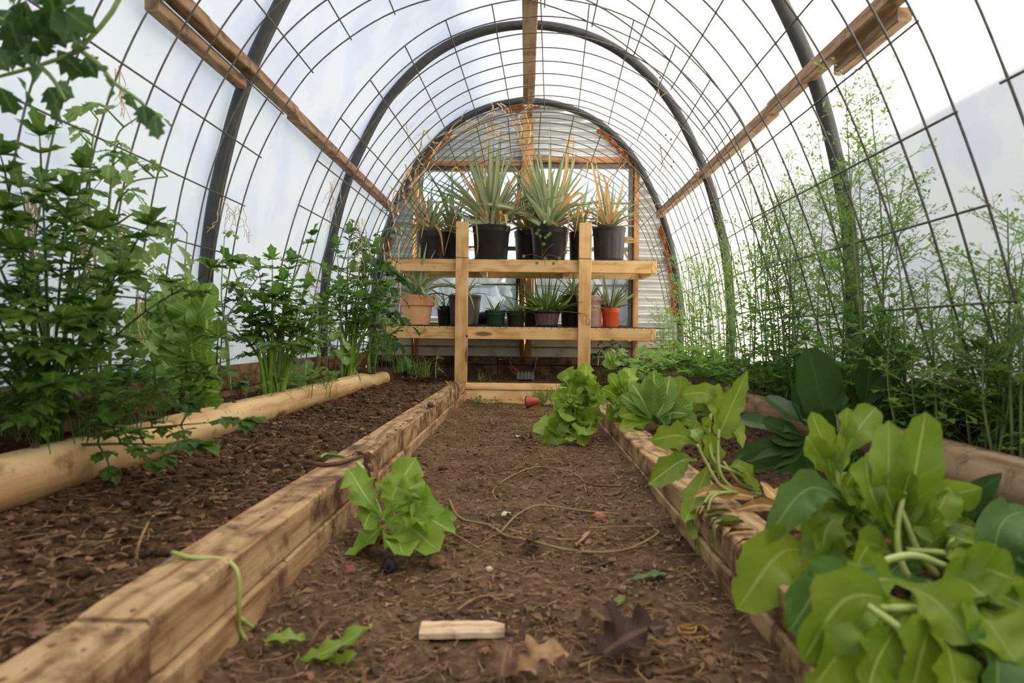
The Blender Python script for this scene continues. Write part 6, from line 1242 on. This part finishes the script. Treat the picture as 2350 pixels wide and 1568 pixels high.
mb = MB(); leaf(mb, [onpath(1172, 995, .006), onpath(1188, 990, .016), onpath(1205, 994, .006)], .014, 'leaf', ns=8, nx=2, ruf=.3, rnd=rl); mb.build('blade', M_celery, t)
t = thing('yellow_ring', onpath(1592, 1450), 'twisted yellow rubber ring on the path beside the lettuce timber', 'rubber band')
c = onpath(1592, 1449, .006); s = c.y/F_PX
mb = MB(); tube(mb, [c+V((34*s*math.cos(a/20*6.283), 38*s*math.sin(a/20*6.283), .002*math.sin(a*.9))) for a in range(21)], .0013, n=5, cap=False); tube(mb, catmull([c+V((-34*s, .012, .002)), c+V((-5*s, 0, .004)), c+V((10*s, .012, .002)), c+V((-4*s, -.012, .003)), c+V((-30*s, -.01, .002))], 14), .0013, n=5); mb.build('ring', simple('yellow_rubber', srgb(196, 150, 40), .5), t)
for u, v, r, lab, m in ((1122, 1307, 9, 'pale pinkish pebble on the bare path', srgb(214, 184, 152)), (1215, 968, 7, 'grey pebble on the far path', srgb(140, 116, 92)), (1003, 1290, 22, 'round tan clod beside the path lettuce', srgb(140, 102, 74)), (800, 1310, 18, 'reddish clod at the timber foot below the path lettuce', srgb(132, 84, 66)), (1017, 1075, 11, 'brown nut on the path', srgb(112, 68, 40)), (1375, 1188, 16, 'tan chip beside the blue scrap', srgb(170, 122, 78))):
    p = onpath(u, v, .004); t = thing('pebble', p, lab, 'pebble'); mb = MB(); blob(mb, p, r*p.y/F_PX, rl, 2, (1, 1, .7)); mb.build('stone', simple('pebble', m, .85, 0, tuple(c*.6 for c in m), 40.), t)
p = G(988, 933, .148); t = thing('walnut', p, 'round brown nut resting on the timber beside the dug bed', 'nut'); mb = MB(); blob(mb, p+V((0, 0, .006)), .016, rl, 2, (1, 1, .72)); mb.build('shell', simple('nut_shell', srgb(112, 82, 58), .8, 0, srgb(80, 56, 38), 40.), t)
p = onbed(952, 930, .01); t = thing('pebble', p, 'reddish clod at the far edge of the dug bed', 'pebble'); mb = MB(); blob(mb, p, .02, rl, 2, (1, 1, .8)); mb.build('stone', simple('red_clay', srgb(140, 76, 44), .9), t)
t = thing('plastic_scrap', onpath(1335, 1183), 'thin blue plastic strip on the path', 'plastic scrap'); mb = MB(); leaf(mb, [onpath(1297, 1183, .006), onpath(1335, 1186, .008), onpath(1362, 1180, .006)], .004, 'aloe', ns=6, nx=1, rnd=rl); mb.build('strip', simple('blue_plastic', srgb(84, 98, 116), .5), t)
t = thing('paper_scrap', onpath(1205, 1001), 'pale paper scrap on the far path', 'paper scrap'); mb = MB(); leaf(mb, [onpath(1182, 1000, .006), onpath(1200, 1002, .016), onpath(1222, 1002, .006)], .02, 'leaf', ns=6, nx=2, ruf=.4, rnd=rl); mb.build('sheet', simple('paper', srgb(168, 160, 146), .8), t)
t = thing('paper_scrap', onpath(1170, 1180), 'whitish curled scrap behind the fading vine stem', 'paper scrap'); mb = MB(); leaf(mb, [onpath(1152, 1184, .006), onpath(1166, 1178, .014), onpath(1182, 1182, .006)], .012, 'leaf', ns=6, nx=2, ruf=.3, rnd=rl); mb.build('sheet', simple('paper_white', srgb(206, 190, 168), .8), t)
t = thing('drip_fitting', onpath(895, 1297), 'black round irrigation fitting half buried by the path lettuce', 'pipe fitting'); p = onpath(896, 1298, .012); mb = MB(); lathe(mb, p, [(.005, .02), (.0085, .02), (.014, .02), (.014, -.01)], 20, None, Matrix.Rotation(math.radians(78), 3, 'X')); mb.build('ring', M_black, t)
for u, v, sc_, lab in ((845, 1140, 1., 'clump of withered brown leaves hanging on the timber behind the path lettuce'), (1040, 925, .5, 'withered stems drooping off the far end of the dug-bed timber'), (1010, 960, .35, 'short withered stems on the timber side below the nut')):
    t = thing('withered_leaves', P(u, v-60*sc_, (.405/(1206-u))*F_PX if u < 1000 else (.405/(1206-u))*F_PX), lab, 'dead leaves'); y = .40*F_PX/(1206-u)-.0
    for k in range(8 if sc_ > .6 else 5):
        du = rl.uniform(-22, 14)*sc_; mb = MB(); q = [P(u+du-14*sc_, v-100*sc_, y+.03), P(u+du+8*sc_, v-70*sc_, y-.03), P(u+du+rl.uniform(0, 14)*sc_, v-10*sc_+rl.uniform(-10, 40)*sc_, y-.04)]
        leaf(mb, q, .013*(.5 if sc_ < .6 else 1), 'leaf', up=V((.3, -1, .1)), ns=10, nx=2, cup=.5, ruf=.4, rnd=rl); mb.build('blade', M_deadleaf if k % 2 else M_straw, t)
for k in range(9):
    q = 1700+k*14; y = .40*F_PX/(q-1206)*1.0
t = thing('withered_leaves', P(1700, 1180, 1.3), 'brown withered strands hanging on the lettuce timber beside the bolted lettuce', 'dead leaves')
for k in range(18):
    u = rl.uniform(1650, 1760); v = 1150+(u-1650)*.85; y = .372*F_PX/(u-1206-rl.uniform(20, 50)); y = min(1.5, max(1.05, y)); x0 = .366; z0 = .104
    yy = 1.42-(u-1650)/110*.36; l = rl.uniform(.02, .06); mb = MB(); q = [V((x0+.05, yy+.02, z0+.006)), V((x0-.004, yy, z0+.004)), V((x0-.008, yy+rl.uniform(-.01, .01), z0-l))]
    leaf(mb, q, .006, 'leaf', up=V((-1, -.2, .2)), ns=8, nx=1, cup=.4, ruf=.3, rnd=rl); mb.build('strand', rl.choice([M_straw, M_deadleaf, M_straw, M_roma]), t)
